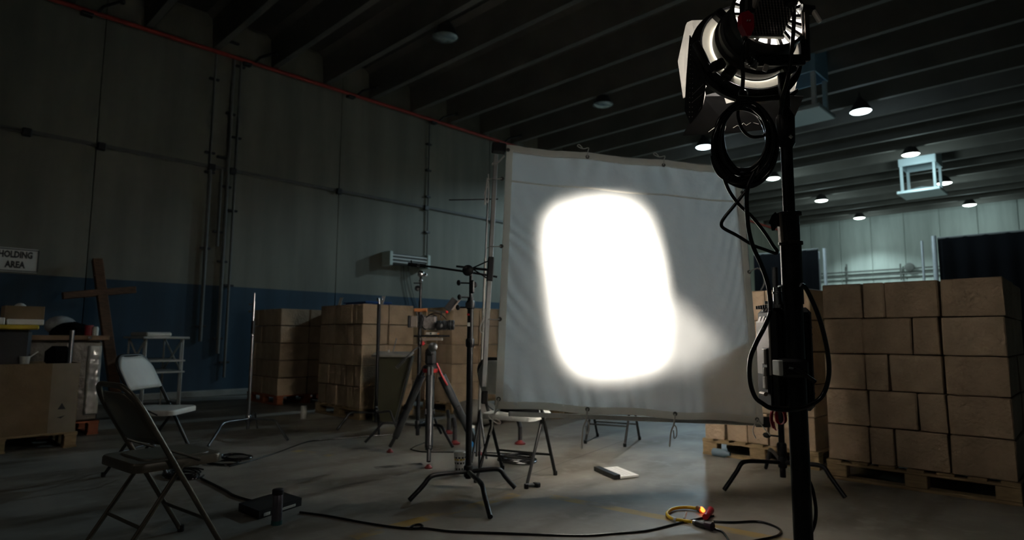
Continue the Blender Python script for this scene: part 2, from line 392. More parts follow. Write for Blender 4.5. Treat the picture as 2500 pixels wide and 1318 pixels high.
def smooth_path(pts, k=6, closed=False):
    P = [V(p) for p in pts]; N = len(P); out = []
    for i in range(N if closed else N-1):
        g = lambda j: P[j % N] if closed else P[max(0, min(N-1, j))]
        a, b, c, d = g(i-1), g(i), g(i+1), g(i+2)
        for q in range(k):
            t = q/k; out.append(0.5*((2*b)+(c-a)*t+(2*a-5*b+4*c-d)*t*t+(3*b-a-3*c+d)*t**3))
    if not closed: out.append(P[-1])
    return out
ORD = ['first', 'second', 'third', 'fourth', 'fifth', 'sixth', 'seventh', 'eighth', 'ninth', 'tenth']

# ------------------------------------------------------------------ room
WX = -10.898; BY = 28.6; XR = 12.0; YF = -8.0; CZ = 6.5
struct(MB().box(((WX+XR)/2, (BY+YF)/2, -0.1), (XR-WX+1, BY-YF+1, 0.2)).build('floor', M['floor'], smooth=False))
wl = struct(MB().box((WX-0.19, (BY+YF)/2, CZ/2), (0.1, BY-YF, CZ+.3)).build('wall_left', M['wall'], smooth=False))
y = 2.04-4.08*3
while y < BY:
    y0, y1 = max(y, YF), min(y+4.08, BY-.02)
    if y1-y0 > .2: MB().box((WX-0.07, (y0+y1)/2, CZ/2), (0.14, y1-y0-0.010, CZ), bev=.006).build('wall_panel', M['wall'], wl, False)
    y += 4.08
wb = struct(MB().box(((WX+XR)/2, BY+.2, CZ/2), (XR-WX, 0.1, CZ+.3)).build('wall_back', M['wallb'], smooth=False))
x = WX+.01
while x < XR-.3:
    MB().box((x+.6, BY+.07, CZ/2), (1.19, 0.14, CZ), bev=.02).build('wall_panel', M['wallb'], wb, False); x += 1.2
struct(MB().box((XR+.05, (BY+YF)/2, CZ/2), (0.1, BY-YF, CZ+.3)).build('wall_right', M['conc'], smooth=False))
struct(MB().box(((WX+XR)/2, YF-.05, CZ/2), (XR-WX, 0.1, CZ+.3)).build('wall_front', M['conc'], smooth=False))
ce = struct(MB().box(((WX+XR)/2, (BY+YF)/2, CZ+.1), (XR-WX, BY-YF, 0.12)).build('ceiling', M['deck'], smooth=False))
me0 = None; k = -12
while 6.80+1.045*k < BY-.4:
    yy = 6.80+1.045*k; k += 1
    if me0 is None:
        T = Matrix(((0, 0, 1, 0), (1, 0, 0, 0), (0, 1, 0, 0), (0, 0, 0, 1)))
        b_ = MB().prism([(-.055, 5.93), (.055, 5.93), (.085, CZ-.04), (.2, CZ+.05), (-.2, CZ+.05), (-.085, CZ-.04)], WX, XR, T).build('beam', M['beam'], ce, False); me0 = b_.data
    else:
        b_ = bpy.data.objects.new('beam', me0); COL.objects.link(b_); b_.parent = ce
    b_.location.y = yy
struct(MB().box((WX+.06, (BY+YF)/2, .05), (.12, BY-YF, .1), bev=.01).build('baseboard_left', M['conc'], smooth=False))

# pipes and conduits on the left wall
o = MB()
o.tube([(WX+.10, YF, 5.86), (WX+.10, BY-.1, 5.86)], 0.035, 12)
rp = empty('sprinkler_pipe', (WX+.10, 8, 5.86), 'long red sprinkler pipe along the top of the blue and cream wall', 'pipe'); o.build('pipe_run', M['redpipe'], rp)
for yy in (1.9, 4.3, 6.4, 8.5, 10.6, 12.7):
    MB().tube([(WX+.1, yy, 5.86), (WX+.2, yy+.06, 5.96), (WX+.42, yy+.22, 6.02)], .022, 8).sphere((WX+.44, yy+.24, 6.02), .05, 8).build('branch', M['blackp'], rp)
    MB().box((WX+.06, yy-.12, 5.82), (.13, .16, .05), bev=.008).build('bracket', M['blackp'], rp)
cp = empty('wall_conduit', (WX+.04, 5, 3.85), 'thin horizontal conduit halfway up the left wall', 'conduit')
MB().tube([(WX+.03, YF, 3.84), (WX+.03, 20, 3.84)], .018, 8).box((WX+.02, 6, 3.87), (.04, 28, .03)).build('conduit_run', M['pipe'], cp)
for yy in (1.2, 2.1, 3.7, 4.05, 6.1, 8.25, 10.3): MB().box((WX+.04, yy, 3.84), (.08, .11, .11), bev=.01).build('junction_box', M['blackp'], cp)
vp = [((513, 417), 0.03, 0.9, 3.84, 'pale'), ((541, 417), .022, 2.5, 3.84, ''), ((556, 417), .03, .7, 5.9, ''), ((574, 420), .022, .3, 5.9, ''), ((513, 385), .02, 3.84, 5.9, '')]
names = ['leftmost thick vertical pipe below the horizontal wall conduit', 'short thin vertical pipe in the middle of the wall pipe bundle', 'tall vertical pipe reaching the red sprinkler pipe in the pipe bundle',
         'rightmost tall vertical pipe of the wall pipe bundle', 'upper vertical pipe above the horizontal conduit, left of the bundle']
for (q, r_, z0, z1, _), nm in zip(vp, names):
    p = on(q[0], q[1], 0, WX+.05)
    t = empty('wall_pipe', (WX+.05, p.y, z0), nm, 'pipe')
    MB().tube([(WX+.05, p.y, z0), (WX+.05, p.y, z1)], r_, 10).build('pipe_run', M['pipe'], t)
    for zz in [z0+.25+1.3*i for i in range(int((z1-z0)/1.3)+1)]: MB().box((WX+.03, p.y, zz), (.06, .16, .035), bev=.006).build('clamp', M['blackp'], t)
p = on(1045, 500, 0, WX+.04)
t = empty('wall_pipe', (WX+.04, p.y, 2.7), 'slim vertical conduit rising from the wall heater to the red pipe', 'pipe')
MB().tube([(WX+.04, p.y, 2.74), (WX+.04, p.y, 5.85)], .016, 8).build('pipe_run', M['pipe'], t)
for zz in (3.3, 4.1, 4.7, 5.3): MB().box((WX+.03, p.y, zz), (.06, .13, .04), bev=.006).build('clamp', M['blackp'], t)

# wall-mounted strip fixture
y0 = on(950, 635, 0, WX+.25).y; y1 = on(1046, 640, 0, WX+.25).y
hf = empty('wall_heater', (WX+.2, (y0+y1)/2, 2.5), 'pale strip heater with louvres and end caps mounted on the left wall', 'heater')
MB().box((WX+.14, (y0+y1)/2, 2.60), (.24, y1-y0, .22), bev=.015).build('body', M['pipe'], hf, False)
for yy in (y0+.02, y1-.02): MB().box((WX+.15, yy, 2.60), (.30, .085, .30), bev=.012).build('end_cap', mat('pale_enamel', (.5, .56, .5), .5), hf, False)
for i in range(3): MB().box((WX+.272, (y0+y1)/2, 2.53+.07*i), (.03, y1-y0-.1, .028), bev=.005).build('louvre', M['white'], hf, False)
t = empty('heater_cable', (WX+.02, y0+.5, 1.2), 'thin cable hanging down the wall below the strip heater', 'cable')
MB().tube(smooth_path([(WX+.05, y0+.5, 2.5), (WX+.03, y0+.56, 2.1), (WX+.03, y0+.7, 1.6), (WX+.03, y0+.85, 1.1)]), .008, 6).build('wire', M['cable'], t)
MB().tube(smooth_path([(WX+.05, y0+.62, 2.5), (WX+.03, y0+.75, 2.0), (WX+.03, y0+.95, 1.5), (WX+.03, y0+1.1, 1.1)]), .008, 6).build('wire', M['cable'], t)

# sign
def text_mesh(s, size, T, m, name, parent, ext=.003, bold=0.0, align='CENTER'):
    cu = bpy.data.curves.new(name, 'FONT'); cu.body = s; cu.size = size; cu.extrude = ext; cu.align_x = align; cu.align_y = 'CENTER'; cu.offset = bold; cu.resolution_u = 2
    o = bpy.data.objects.new(name, cu); COL.objects.link(o); bpy.context.view_layer.update()
    me = bpy.data.meshes.new_from_object(o); bpy.data.objects.remove(o); bpy.data.curves.remove(cu)
    off = V((0, 0, 0)); q = parent
    while q is not None: off += q.location; q = q.parent
    me.transform(Matrix.Translation(-off) @ T); me.materials.clear(); me.materials.append(m)
    r_ = bpy.data.objects.new(name, me); COL.objects.link(r_); r_.parent = parent; return r_
zt = on(95, 610, 0, WX+.03); zb_ = on(92, 667, 0, WX+.03)
W_ = .50; sy = zt.y-W_/2; sz = (zt.z+zb_.z)/2
sg = empty('wall_sign', (WX+.02, sy, sz-.16), 'white rectangular sign reading HOLDING AREA on the left wall', 'sign')
MB().box((WX+.015, sy, sz), (.012, W_, zt.z-zb_.z), bev=.003).build('board', M['white'], sg, False)
TS = frame((WX+.024, sy, sz), (0, 1, 0), (0, 0, 1), (1, 0, 0))
text_mesh('HOLDING', .125, TS @ Matrix.Translation((0, .072, 0)) @ Matrix.Diagonal((.66, .98, 1, 1)), M['blackp'], 'lettering', sg, .002, .006)
text_mesh('AREA', .125, TS @ Matrix.Translation((0, -.068, 0)) @ Matrix.Diagonal((.70, .98, 1, 1)), M['blackp'], 'lettering', sg, .002, .006)
for a, b in (((0, .16), 0), ((0, -.16), 0)): MB().box((WX+.022, sy, sz+a[1]*.93), (.01, W_, .012)).build('frame_strip', M['blackp'], sg, False)
MB().box((WX+.022, sy+W_/2, sz), (.012, .014, .31)).build('frame_strip', M['blackp'], sg, False)

# wooden cross leaning on the wall
a = on(237, 634, 0, WX+.16); b = on(264, 840, 0, WX+.75); b.z = max(b.z, .9)
d = (a-b).normalized(); b = a-d*((a.z-.08)/d.z)
cr = empty('wooden_cross', (b.x, b.y, 0), 'large rough wooden cross leaning against the blue part of the wall', 'cross')
MB().bar(b, a, .13, .10, V((1, 0, 0)), .008).build('upright', M['wooddark'], cr, False)
k1 = on(152, 722, 0, WX+.42); k2 = on(331, 707, 0, WX+.42)
MB().bar(k1, k2, .10, .10, V((1, 0, 0)), .008).build('crossbeam', M['wooddark'], cr, False)

# ------------------------------------------------------------------ high-bay lamps
def bay(loc, lit, label, group):
    t = empty('high_bay_lamp', loc, label, 'ceiling lamp', group, local=True)
    MB().lathe([(.06, .30), (.075, .24), (.12, .19), (.19, .06), (.215, .0), (.205, .0), (.18, .055), (.11, .18), (.055, .23)], 28).build('shade', M['bayshell'], t)
    MB().lathe([(.055, .28), (.055, .5), (.03, .52)], 16).build('ballast_housing', M['bayshell'], t)
    MB().lathe([(.012, .5), (.012, CZ-BAY_Z+.0)], 8).build('hanger', M['blackp'], t)
    MB().lathe([(.205, .012), (.18, -.012), (.12, -.03), (.0, -.036)], 28, caps=False).build('lens', {0: M['bayoff'], 1: M['baylens'], 2: M['baylensb']}[lit], t)
    return t
rows = [(5.95, 'nearest'), (10.04, 'second row'), (14.1, 'third row'), (18.35, 'fourth row'), (22.5, 'fifth row'), (26.8, 'last row')]
bay((-7.42, 5.95, BAY_Z), 0, 'unlit domed high-bay lamp hanging nearest the camera, high above the wall', 'unlit high-bay ceiling lamps')
bay((-7.33, 10.04, BAY_Z), 0, 'unlit domed high-bay lamp left of the big stage light, above the scrim', 'unlit high-bay ceiling lamps')
LB = {(-7.2, 14.1): 'bluish lit ceiling lamp just above the scrim, left of the cable coil', (-3.65, 14.1): 'largest bluish lit ceiling lamp right of the big stage light',
      (-7.2, 18.35): 'lit ceiling lamp between the scrim corner and the black stand pole', (-3.65, 18.35): 'lit ceiling lamp directly above the far lamp-lit air diffuser',
      (-7.2, 22.5): 'lit ceiling lamp right of the stand pole, left row, second from the back', (-3.65, 22.5): 'lit ceiling lamp overlapping the right side of the far air diffuser',
      (-7.2, 26.8): 'lit ceiling lamp nearest the back wall in the left row', (-3.65, 26.8): 'lit ceiling lamp nearest the back wall in the right row'}
for (x, y), lb in LB.items(): bay((x, y, BAY_Z), 2 if y < 15 else 1, lb, 'lit high-bay ceiling lamps')

# hanging air diffusers
def diffuser(cx, cy, zb, zt_, w_, d_, label):
    t = empty('air_diffuser', (cx, cy, zb), label, 'air diffuser', 'ceiling air diffusers')
    MB().box((cx, cy, zb+.04), (w_, d_, .08), bev=.012).build('bottom_plate', M['duct'], t, False)
    T = Matrix.Translation((cx, cy, zb+.08))
    MB().add([(-w_/2+.08, -d_/2+.08, 0), (w_/2-.08, -d_/2+.08, 0), (w_/2-.08, d_/2-.08, 0), (-w_/2+.08, d_/2-.08, 0), (0, 0, .16)], [(0, 1, 4), (1, 2, 4), (2, 3, 4), (3, 0, 4), (3, 2, 1, 0)], T).build('cone', M['duct'], t, False)
    for i in (-1, 1):
        for j in (-1, 1): MB().box((cx+i*(w_/2-.12), cy+j*(d_/2-.12), (zb+zt_)/2+.04), (.07, .07, zt_-zb-.06), bev=.006).build('corner_post', M['duct'], t, False)
    b = MB(); hw, hd = w_/2-.08, d_/2-.08
    b.box((cx, cy-hd, (zt_+CZ)/2), (2*hw, .03, CZ-zt_)).box((cx, cy+hd, (zt_+CZ)/2), (2*hw, .03, CZ-zt_)).box((cx-hw, cy, (zt_+CZ)/2), (.03, 2*hd, CZ-zt_)).box((cx+hw, cy, (zt_+CZ)/2), (.03, 2*hd, CZ-zt_))
    b.build('duct_collar', M['duct' if cy > 15 else 'ductblue'], t, False)  # far collar coloured pale in place of the lamp light on it
    return t
diffuser(-3.72, 19.75, 4.95, 5.72, 1.0, 1.0, 'lamp-lit white ceiling air diffuser box far back between the lit lamps')
diffuser(-3.85, 11.3, 4.93, 5.62, .82, .82, 'nearer pale air diffuser partly behind the big stage light')

# drapes on pipe frames
def drape(xa, ya, xb, yb, ztop, zbot, label, seed, name='black_drape'):
    rnd = random.Random(seed); n = 90; L = math.hypot(xb-xa, yb-ya); dx, dy = (xb-xa)/L, (yb-ya)/L
    vs = []; fs = []; ph = rnd.random()*6
    for j in range(6):
        z = ztop+(zbot-ztop)*j/5
        for i in range(n+1):
            s_ = L*i/n; a_ = .035*(.4+j/5)*math.sin(s_*18+ph+.7*math.sin(s_*3))
            vs.append((xa+dx*s_-dy*a_, ya+dy*s_+dx*a_, z))
    m_ = n+1
    fs = [(j*m_+i, j*m_+i+1, (j+1)*m_+i+1, (j+1)*m_+i) for j in range(5) for i in range(n)]
    t = empty(name, ((xa+xb)/2, (ya+yb)/2, 0), label, 'drape')
    c = MB().add(vs, fs).build('cloth', M['drape'], t); s = c.modifiers.new('s', 'SOLIDIFY'); s.thickness = .01
    MB().tube([(xa, ya, ztop), (xb, yb, ztop)], .025, 8).build('top_rail', M['pipe'], t)
    return t
DY = 17.0
pa = on(2288, 582, 1, DY); pb = on(2620, 541, 1, DY)
drape(pa.x, DY, pb.x+1.5, DY+.1, pa.z, .05, 'wide black drape hanging at the right behind the carton stack', 1)
pa2 = on(1840, 622, 1, DY); pb2 = on(1998, 614, 1, DY)
drape(pa2.x, DY, pb2.x, DY, pa2.z, pa2.z-2.9, 'smaller black drape behind the stand pole, right of the scrim', 2)
for px, py, r_, lb in ((2012, 606, .04, 'upright drape pole beside the smaller black drape'), (2250, 588, .028, 'leftmost of the upright drape poles by the wide black drape'), (2279, 576, .05, 'thick upright pole at the left edge of the wide black drape'),
                       (1999, 614, .02, 'thin pole at the right edge of the smaller black drape')):
    p = on(px, py, 1, DY+ (.15 if r_ < .03 else -.15))
    t = empty('drape_pole', (p.x, p.y, 0), lb, 'pole', 'uprights of the drape frames')
    MB().tube([(p.x, p.y, .03), (p.x, p.y, p.z)], r_, 10).build('pole', M['alum'], t); MB().box((p.x, p.y, .015), (.5, .5, .03), bev=.005).build('base_plate', M['blackp'], t, False)
# handrail pipes along the back wall
t = empty('back_rail', (-6.5, BY-.12, 2.4), 'double horizontal rail with short uprights along the pale back wall', 'rail')
for zz in (on(2150, 672, 1, BY).z, on(2150, 660, 1, BY).z): MB().tube([(-9.5, BY-.12, zz), (-3.6, BY-.12, zz)], .03, 8).build('rail', M['pipe'], t)
for px in (2068, 2199): 
    q = on(px, 665, 1, BY-.12); MB().tube([(q.x, BY-.12, q.z-.3), (q.x, BY-.12, q.z+.35)], .03, 8).build('upright', M['pipe'], t)
q = on(2221, 652, 1, BY-.1); tag(center_obj(MB(frame(q, (1, 0, 0), (0, 0, 1), (0, -1, 0))).lathe([(.17, 0), (.17, .07), (.08, .1), (0, .1)], 16).build('wall_bell', M['pipe'])), 'round dark bell mounted on the back wall above the rail', 'bell')

# ------------------------------------------------------------------ pallets and cartons
def pallet(x0, x1, y0, y1, label, m, group=None, rz=0.0):
    cx, cy = (x0+x1)/2, (y0+y1)/2; T = Matrix.Translation((cx, cy, 0)) @ Matrix.Rotation(rz, 4, 'Z'); w_, d_ = x1-x0, y1-y0
    t = empty('pallet', (cx, cy, 0), label, 'pallet', group)
    for i in range(7): MB(T).box((-w_/2+.05+(w_-.1)*i/6, 0, .128), (.1 if w_ < 1.15 else .115, d_, .018), bev=.003).build('deck_board', m, t, False)
    for j in (-1, 0, 1):
        for i in (-1, 0, 1): MB(T).box((i*(w_/2-.065), j*(d_/2-.05), .063), (.13, .09, .086), bev=.004).build('block', m, t, False)
        MB(T).box((0, j*(d_/2-.05), .113), (w_, .1, .014), bev=.002).build('stringer', m, t, False)
        MB(T).box((0, j*(d_/2-.05), .01), (w_, .1, .02), bev=.002).build('bottom_board', m, t, False)
    return t
HB = .2535
def carton(c, d, rz, label, group, rnd, m):
    T = Matrix.Translation(c) @ Matrix.Rotation(rz, 4, 'Z')
    b = MB().box((0, 0, d[2]/2), d, None, .006)
    for p in b.v: p += V((rnd.uniform(-.004, .004), rnd.uniform(-.004, .004), rnd.uniform(-.002, .002)))
    o = b.build('carton', m, None, False); o.location = c; o.rotation_euler = (0, 0, rz); tag(o, label, 'carton', group)
    MB(T).box((0, 0, d[2]+.0005), (d[0]*.98, .006, .001)).build('flap_seam', M['wooddark'], None, False) if False else None
    return o
LAY = ['bottom', 'second', 'middle', 'fourth', 'top']
def stack(x0, x1, y0, y1, rows_w, label, group, seed, rz=0.0, rowsy=2, mats=('carton', 'carton2'), side_w=None, layers=5):
    """rows_w(layer) -> list of relative widths along x for the -Y face"""
    rnd = random.Random(seed); cx, cy = (x0+x1)/2, (y0+y1)/2; R = Matrix.Rotation(rz, 4, 'Z')
    for L in range(layers):
        ws = rows_w(L); tot = sum(ws); x = x0
        for i, w_ in enumerate(ws):
            ww = (x1-x0)*w_/tot
            n = rowsy if w_ > 1.2*min(ws) or rowsy < 3 else rowsy
            dd = (y1-y0)/n
            for j in range(n):
                q = R @ V((x+ww/2-cx, y0+dd*(j+.5)-cy, 0)); z = .137+L*HB
                lab = f'carton {ORD[i]} from left, {["front", "second", "third"][j]} row, {LAY[L]} layer, {label}'
                carton((cx+q.x+rnd.uniform(-.006, .006), cy+q.y+rnd.uniform(-.008, .008), z), (ww-.012, dd-.012, HB-.006), rz+rnd.uniform(-.012, .012), lab, group, rnd, M[mats[rnd.random() < .5]])
            x += ww
# right stack: widths follow the photo
WID = {4: [110, 58, 132, 137], 3: [110, 126, 66, 142], 2: [112, 62, 130, 140], 1: [115, 122, 68, 140], 0: [112, 64, 128, 142]}
rzr = .02
cxr, cyr = -1.08, 5.50
pallet(cxr-.55, cxr+.55, cyr-.6, cyr+.6, 'pale wooden pallet under the big carton stack at right', M['wood'], rz=rzr)
stack(cxr-.54, cxr+.54, cyr-.58, cyr+.58, lambda L: WID[L], 'big right stack', 'cartons on the right pallet', 3, rzr)
# stack behind the stand
pallet(-2.70, -1.74, 5.10, 6.1, 'wooden pallet under the cartons left of the black stand', M['wood'])
stack(-2.68, -1.76, 5.12, 6.08, lambda L: [1]*5 if L % 2 == 0 else [1.2, 1, 1.3, 1.2], 'stack left of stand pole', 'cartons behind the scrim at right', 4, 0, 2)
# left rear stacks, near corner (xmax, ymin)
def rear(xn, yn, w_, d_, lab, grp, seed, ws, rowsy, plab, m='wood'):
    pallet(xn-w_, xn, yn, yn+d_, plab, M[m]); stack(xn-w_+.015, xn-.015, yn+.015, yn+d_-.015, ws, lab, grp, seed, 0, rowsy)
rear(-8.79, 4.07, 1.05, .95, 'leftmost rear stack', 'cartons of the leftmost rear stack', 5, lambda L: [[.5, .7, .6, .9], [.6, .4, .8, .5, .7], [.4, .6, .5, .9], [.5, .6, .4, .9, .5], [.6, .5, .8, .6]][L], 2, 'pallet with reddish blocks under the leftmost rear stack', 'orange')
rear(-7.86, 5.15, 1.0, .95, 'dark rear stack second from the left', 'cartons of the second rear stack', 6, lambda L: [.8, .5, .8, .6], 2, 'pallet under the dark second rear stack')
rear(-6.60, 4.08, 1.08, .80, 'third rear stack with the lit side', 'cartons of the third rear stack', 8, lambda L: [[.7, .45, .5, .8, .5, .6], [.9, .5, .4, .45, .6, .5], [.55, .5, .7, .8, .6], [.7, .5, .9, .5, .6], [.5, .8, .45, .9, .35, .5]][L], 2, 'pallet under the third rear stack by the black stand')
rear(-6.35, 5.30, 1.10, 1.0, 'fourth rear stack behind the video camera', 'cartons of the fourth rear stack', 9, lambda L: [.5, .45, .6, .8, .4, .7] if L % 2 else [.6, .6, .5, .4, .9, .5], 2, 'pallet under the fourth rear stack behind the video camera')
rear(-5.05, 5.95, 1.10, 1.0, 'fifth rear stack beside the scrim edge', 'cartons of the fifth rear stack', 10, lambda L: [.9, 1, .8, .9] if L % 2 else [.7, .7, 1, .6], 1, 'pallet under the fifth rear stack beside the scrim')
q = V((-2.60, 5.08, .035)); tag(center_obj(MB(frame(q, (0, 1, 0), (0, 0, 1), (1, 0, 0))).lathe([(.02, 0), (.032, .01), (.034, .11), (.018, .14), (.016, .16)], 16).build('plastic_jug', mat('dusty_blue', (.13, .19, .24), .5))), 'pale blue plastic jug lying in the pallet left of the black stand', 'jug')
# blue tub and paper slips on the rear stacks
q = V((-8.62, 5.42, 1.409))
t = empty('blue_tub', q, 'flat blue plastic tub lying on top of the dark rear stack', 'tub')
MB().box((q.x, q.y, q.z+.055), (.62, .45, .11), bev=.02).build('body', M['blue'], t, False); MB().box((q.x, q.y, q.z+.12), (.66, .49, .02), bev=.006).build('rim', M['blue'], t, False)
for x_, y_, lb in ((-7.45, 4.25, 'white paper slip standing at the left of the third rear stack top'), (-6.75, 4.45, 'white paper slip standing at the right of the third rear stack top')):
    tag(center_obj(MB(Matrix.Translation((x_, y_, 1.409)) @ Matrix.Rotation(-.3, 4, 'X')).box((0, 0, .055), (.07, .004, .11)).build('paper_slip', M['paper'], None, False)), lb, 'paper', 'paper slips on the rear stacks')

# ------------------------------------------------------------------ chairs
def rail_path(w_, zt_, yt, yb, n=8, rc=.12):
    P = [V((-w_, yb, 0))]
    for k in range(n+1):
        a_ = PI-(PI/2)*k/n; P.append(V((-w_+rc+rc*math.cos(a_), 0, zt_-rc+rc*math.sin(a_))))
    for k in range(n+1):
        a_ = PI/2-(PI/2)*k/n; P.append(V((w_-rc+rc*math.cos(a_), 0, zt_-rc+rc*math.sin(a_))))
    P.append(V((w_, yb, 0)))
    for p in P: p.y = yb+(yt-yb)*p.z/zt_
    return P
def make_chair(kind, loc, rz, label, group, jacket=False):
    t = empty('folding_chair', loc, label, 'chair', group, rz, True)
    fm = {'brown': M['brownchair'], 'white': M['chairframe'], 'dark': M['chairframe']}[kind]
    zt_, yt, yb, w_ = (.84 if kind == 'white' else .77), -.225, .225, .215
    MB().tube([p+V((0, 0, .008)) for p in rail_path(w_, zt_, yt, yb)], .0125, 10).build('back_frame', fm, t)
    y_at = lambda z: yb+(yt-yb)*z/zt_
    for s_ in (-1, 1):
        MB().tube([(s_*.19, -.24, .008), (s_*.19, .03, .42)], .011, 10).build('rear_leg', fm, t)
        MB().tube([(s_*.203, y_at(.42)+.12, .43), (s_*.203, y_at(.5), .50)], .006, 6).build('hinge_link', fm, t)
    MB().tube([(-.19, -.24+.27*.17/.42, .17), (.19, -.24+.27*.17/.42, .17)], .008, 8).build('stretcher', fm, t)
    MB().tube([(-w_, y_at(.16), .16), (w_, y_at(.16), .16)], .008, 8).build('stretcher', fm, t)
    # seat: rounded slab
    def slab(w2, d2, cy, z0, z1, m, nm, r_=.05, T=None):
        P = []
        for cx_, cy_, a0 in ((w2-r_, d2-r_, 0), (-w2+r_, d2-r_, PI/2), (-w2+r_, -d2+r_, PI), (w2-r_, -d2+r_, 1.5*PI)):
            P += [(cx_+r_*math.cos(a0+PI/2*k/5), cy+cy_+r_*math.sin(a0+PI/2*k/5)) for k in range(6)]
        Q = [(x_*.97, (y_-cy)*.97+cy) for x_, y_ in P]; b = MB(T); n = len(P)
        vs = [(x_, y_, z0) for x_, y_ in P]+[(x_, y_, z1-.008) for x_, y_ in P]+[(x_, y_, z1) for x_, y_ in Q]
        b.add(vs, [tuple(range(n))[::-1], tuple(range(2*n, 3*n))]+[(i+o_*n, (i+1) % n+o_*n, n+(i+1) % n+o_*n, n+i+o_*n) for o_ in (0, 1) for i in range(n)])
        return b.build(nm, m, t)
    if kind == 'white':
        slab(.205, .20, .02, .425, .462, M['white'], 'seat', .07)
    else:
        slab(.20, .20, .02, .405, .445, fm, 'seat', .05); 
        if kind == 'brown': slab(.16, .15, .03, .443, .451, mat('seat_pad', (.10, .095, .075), .5), 'seat_pad', .05)
    # backrest panel follows the frame's lean, slightly curved
    h0, h1 = (.60, .838) if kind == 'white' else (.52, .745)
    hw = .213 if kind == 'white' else .195; n = 10; vs = []; rows_ = 8
    for j in range(rows_+1):
        z = h0+(h1-h0)*j/rows_; f_ = 1.0
        if j > rows_-3: f_ = 1-.10*(j-(rows_-3))**2/4-.06*(j-(rows_-3))
        if kind == 'white' and j < 1: f_ = .97
        for i in range(n+1):
            u_ = -1+2*i/n; vs.append((u_*hw*f_, y_at(z)-.02*(1-u_*u_)*1.0+.004, z))
    b = MB().add(vs, [(j*(n+1)+i, j*(n+1)+i+1, (j+1)*(n+1)+i+1, (j+1)*(n+1)+i) for j in range(rows_) for i in range(n)]).build('backrest', M['white'] if kind == 'white' else fm, t)
    sm = b.modifiers.new('s', 'SOLIDIFY'); sm.thickness = .028 if kind == 'white' else .012; sm.offset = 0
    for x_, y_, z_ in ((-w_, yb, 0), (w_, yb, 0), (-.19, -.24, 0), (.19, -.24, 0)): MB().lathe([(.014, .0), (.016, .004), (.016, .03), (.013, .033)], 10, Matrix.Translation((x_, y_, z_))).build('foot_cap', M['rubber'], t)
    return t
make_chair('brown', (-3.285, .958, 0), 0.12, 'brown steel folding chair with hooped back, nearest the camera at left', 'steel folding chairs')
make_chair('white', (-5.197, 1.482, 0), -.77, 'white plastic folding chair behind the brown one, beside the clutter', 'white folding chairs')
make_chair('white', (-3.17, 3.25, 0), 0.34, 'white plastic folding chair half hidden behind the left edge of the scrim', 'white folding chairs')
make_chair('dark', (-3.63, 5.06, 0), 0.34, 'dark folding chair whose legs show under the middle of the scrim', 'steel folding chairs')

# ------------------------------------------------------------------ stands
def cstand(base, feet, ztop, label, m, group='c-stands', r_=.0175, hub=.16, riser=None, tipz=None):
    t = empty('light_stand', (base.x, base.y, 0), label, 'stand', group)
    for f_ in feet:
        d = V((f_.x-base.x, f_.y-base.y, 0)); L = d.length; d.normalize()
        pts = [base+V((0, 0, hub))+d*.02, base+V((0, 0, hub+.016))+d*(L*.40), base+V((0, 0, hub+.022))+d*(L*.62), base+V((0, 0, hub+.008))+d*(L*.71), base+V((0, 0, hub*.75))+d*(L*.79), base+d*L+V((0, 0, .012))]
        MB().tube(smooth_path([V((p.x, p.y, p.z)) for p in pts], 5), r_*.72, 10).build('leg', m, t)
    z1 = ztop if riser is None else riser
    MB().tube([base+V((0, 0, .06)), base+V((0, 0, z1))], r_, 14).build('column', m, t)
    MB().lathe([(r_+.008, hub-.035), (r_+.011, hub-.02), (r_+.011, hub+.03), (r_+.006, hub+.04)], 16, Matrix.Translation((base.x, base.y, 0))).build('hub', m, t)
    return t
BL = M['black']
# front black c-stand
cb = fl(1143, 1190); cb.z = 0
t = cstand(cb, [fl(1000, 1225), fl(1197, 1267), fl(1258, 1195)], 1.40, 'black c-stand with extended arm gripping the left side of the scrim frame', BL, r_=.021, riser=1.27, hub=.105)
hd = on(1141, 660, 0, cb.x)
dc = depth_of(cb+V((0, 0, 1)))
def cz(px, py): return dep(px, py, dc)
MB().tube([cb+V((0, 0, 1.2)), V((cb.x, cb.y, hd.z))], .011, 12).build('riser', BL, t)
for zz in (1.24, .98): MB().lathe([(.024, zz-.05), (.03, zz-.04), (.03, zz), (.023, zz+.01)], 14, Matrix.Translation((cb.x, cb.y, 0))).build('collar', BL, t)
for px, py, sx in ((1120, 690, -1), (1122, 725, -1), (1118, 750, -1), (1160, 695, 1)):
    q = cz(px, py); c_ = V((cb.x, cb.y, q.z)); MB().tube([c_, q], .006, 6).sphere(q, .016, 8, sq=(1, 1, 1.3)).build('tee_knob', M['blackp'], t)
MB().box((0, 0, 0), (.035, .05, .09), Matrix.Translation(cz(1152, 700)) @ Matrix.Rotation(yaw, 4, 'Z'), .008).build('bracket', BL, t, False)
g = MB().lathe([(.03, -.035), (.038, -.03), (.038, .03), (.03, .035)], 20, frame(cz(1143, 660), CR, _u, -CF))
g.build('grip_head', BL, t)
arm = MB().tube([cz(1000, 645), cz(1060, 652), cz(1143, 664), cz(1214, 676)], .0075, 10); arm.build('grip_arm', BL, t)
MB().tube([cz(996, 645), cz(1040, 650)], .013, 10).tube([cz(1006, 652), cz(1004, 635)], .004, 6).build('arm_head', BL, t)
MB().lathe([(.012, -.012), (.012, .012)], 12, frame(cz(1022, 648), CR, _u, CF)).build('arm_screw', M['steel'], t)
MB().tube([cz(1114, 650), cz(1190, 658)], .007, 8).build('spigot', BL, t)
MB().box((0, 0, 0), (.04, .05, .035), Matrix.Translation(cz(1144, 745)) @ Matrix.Rotation(yaw, 4, 'Z')).build('label_plate', M['blackp'], t, False)
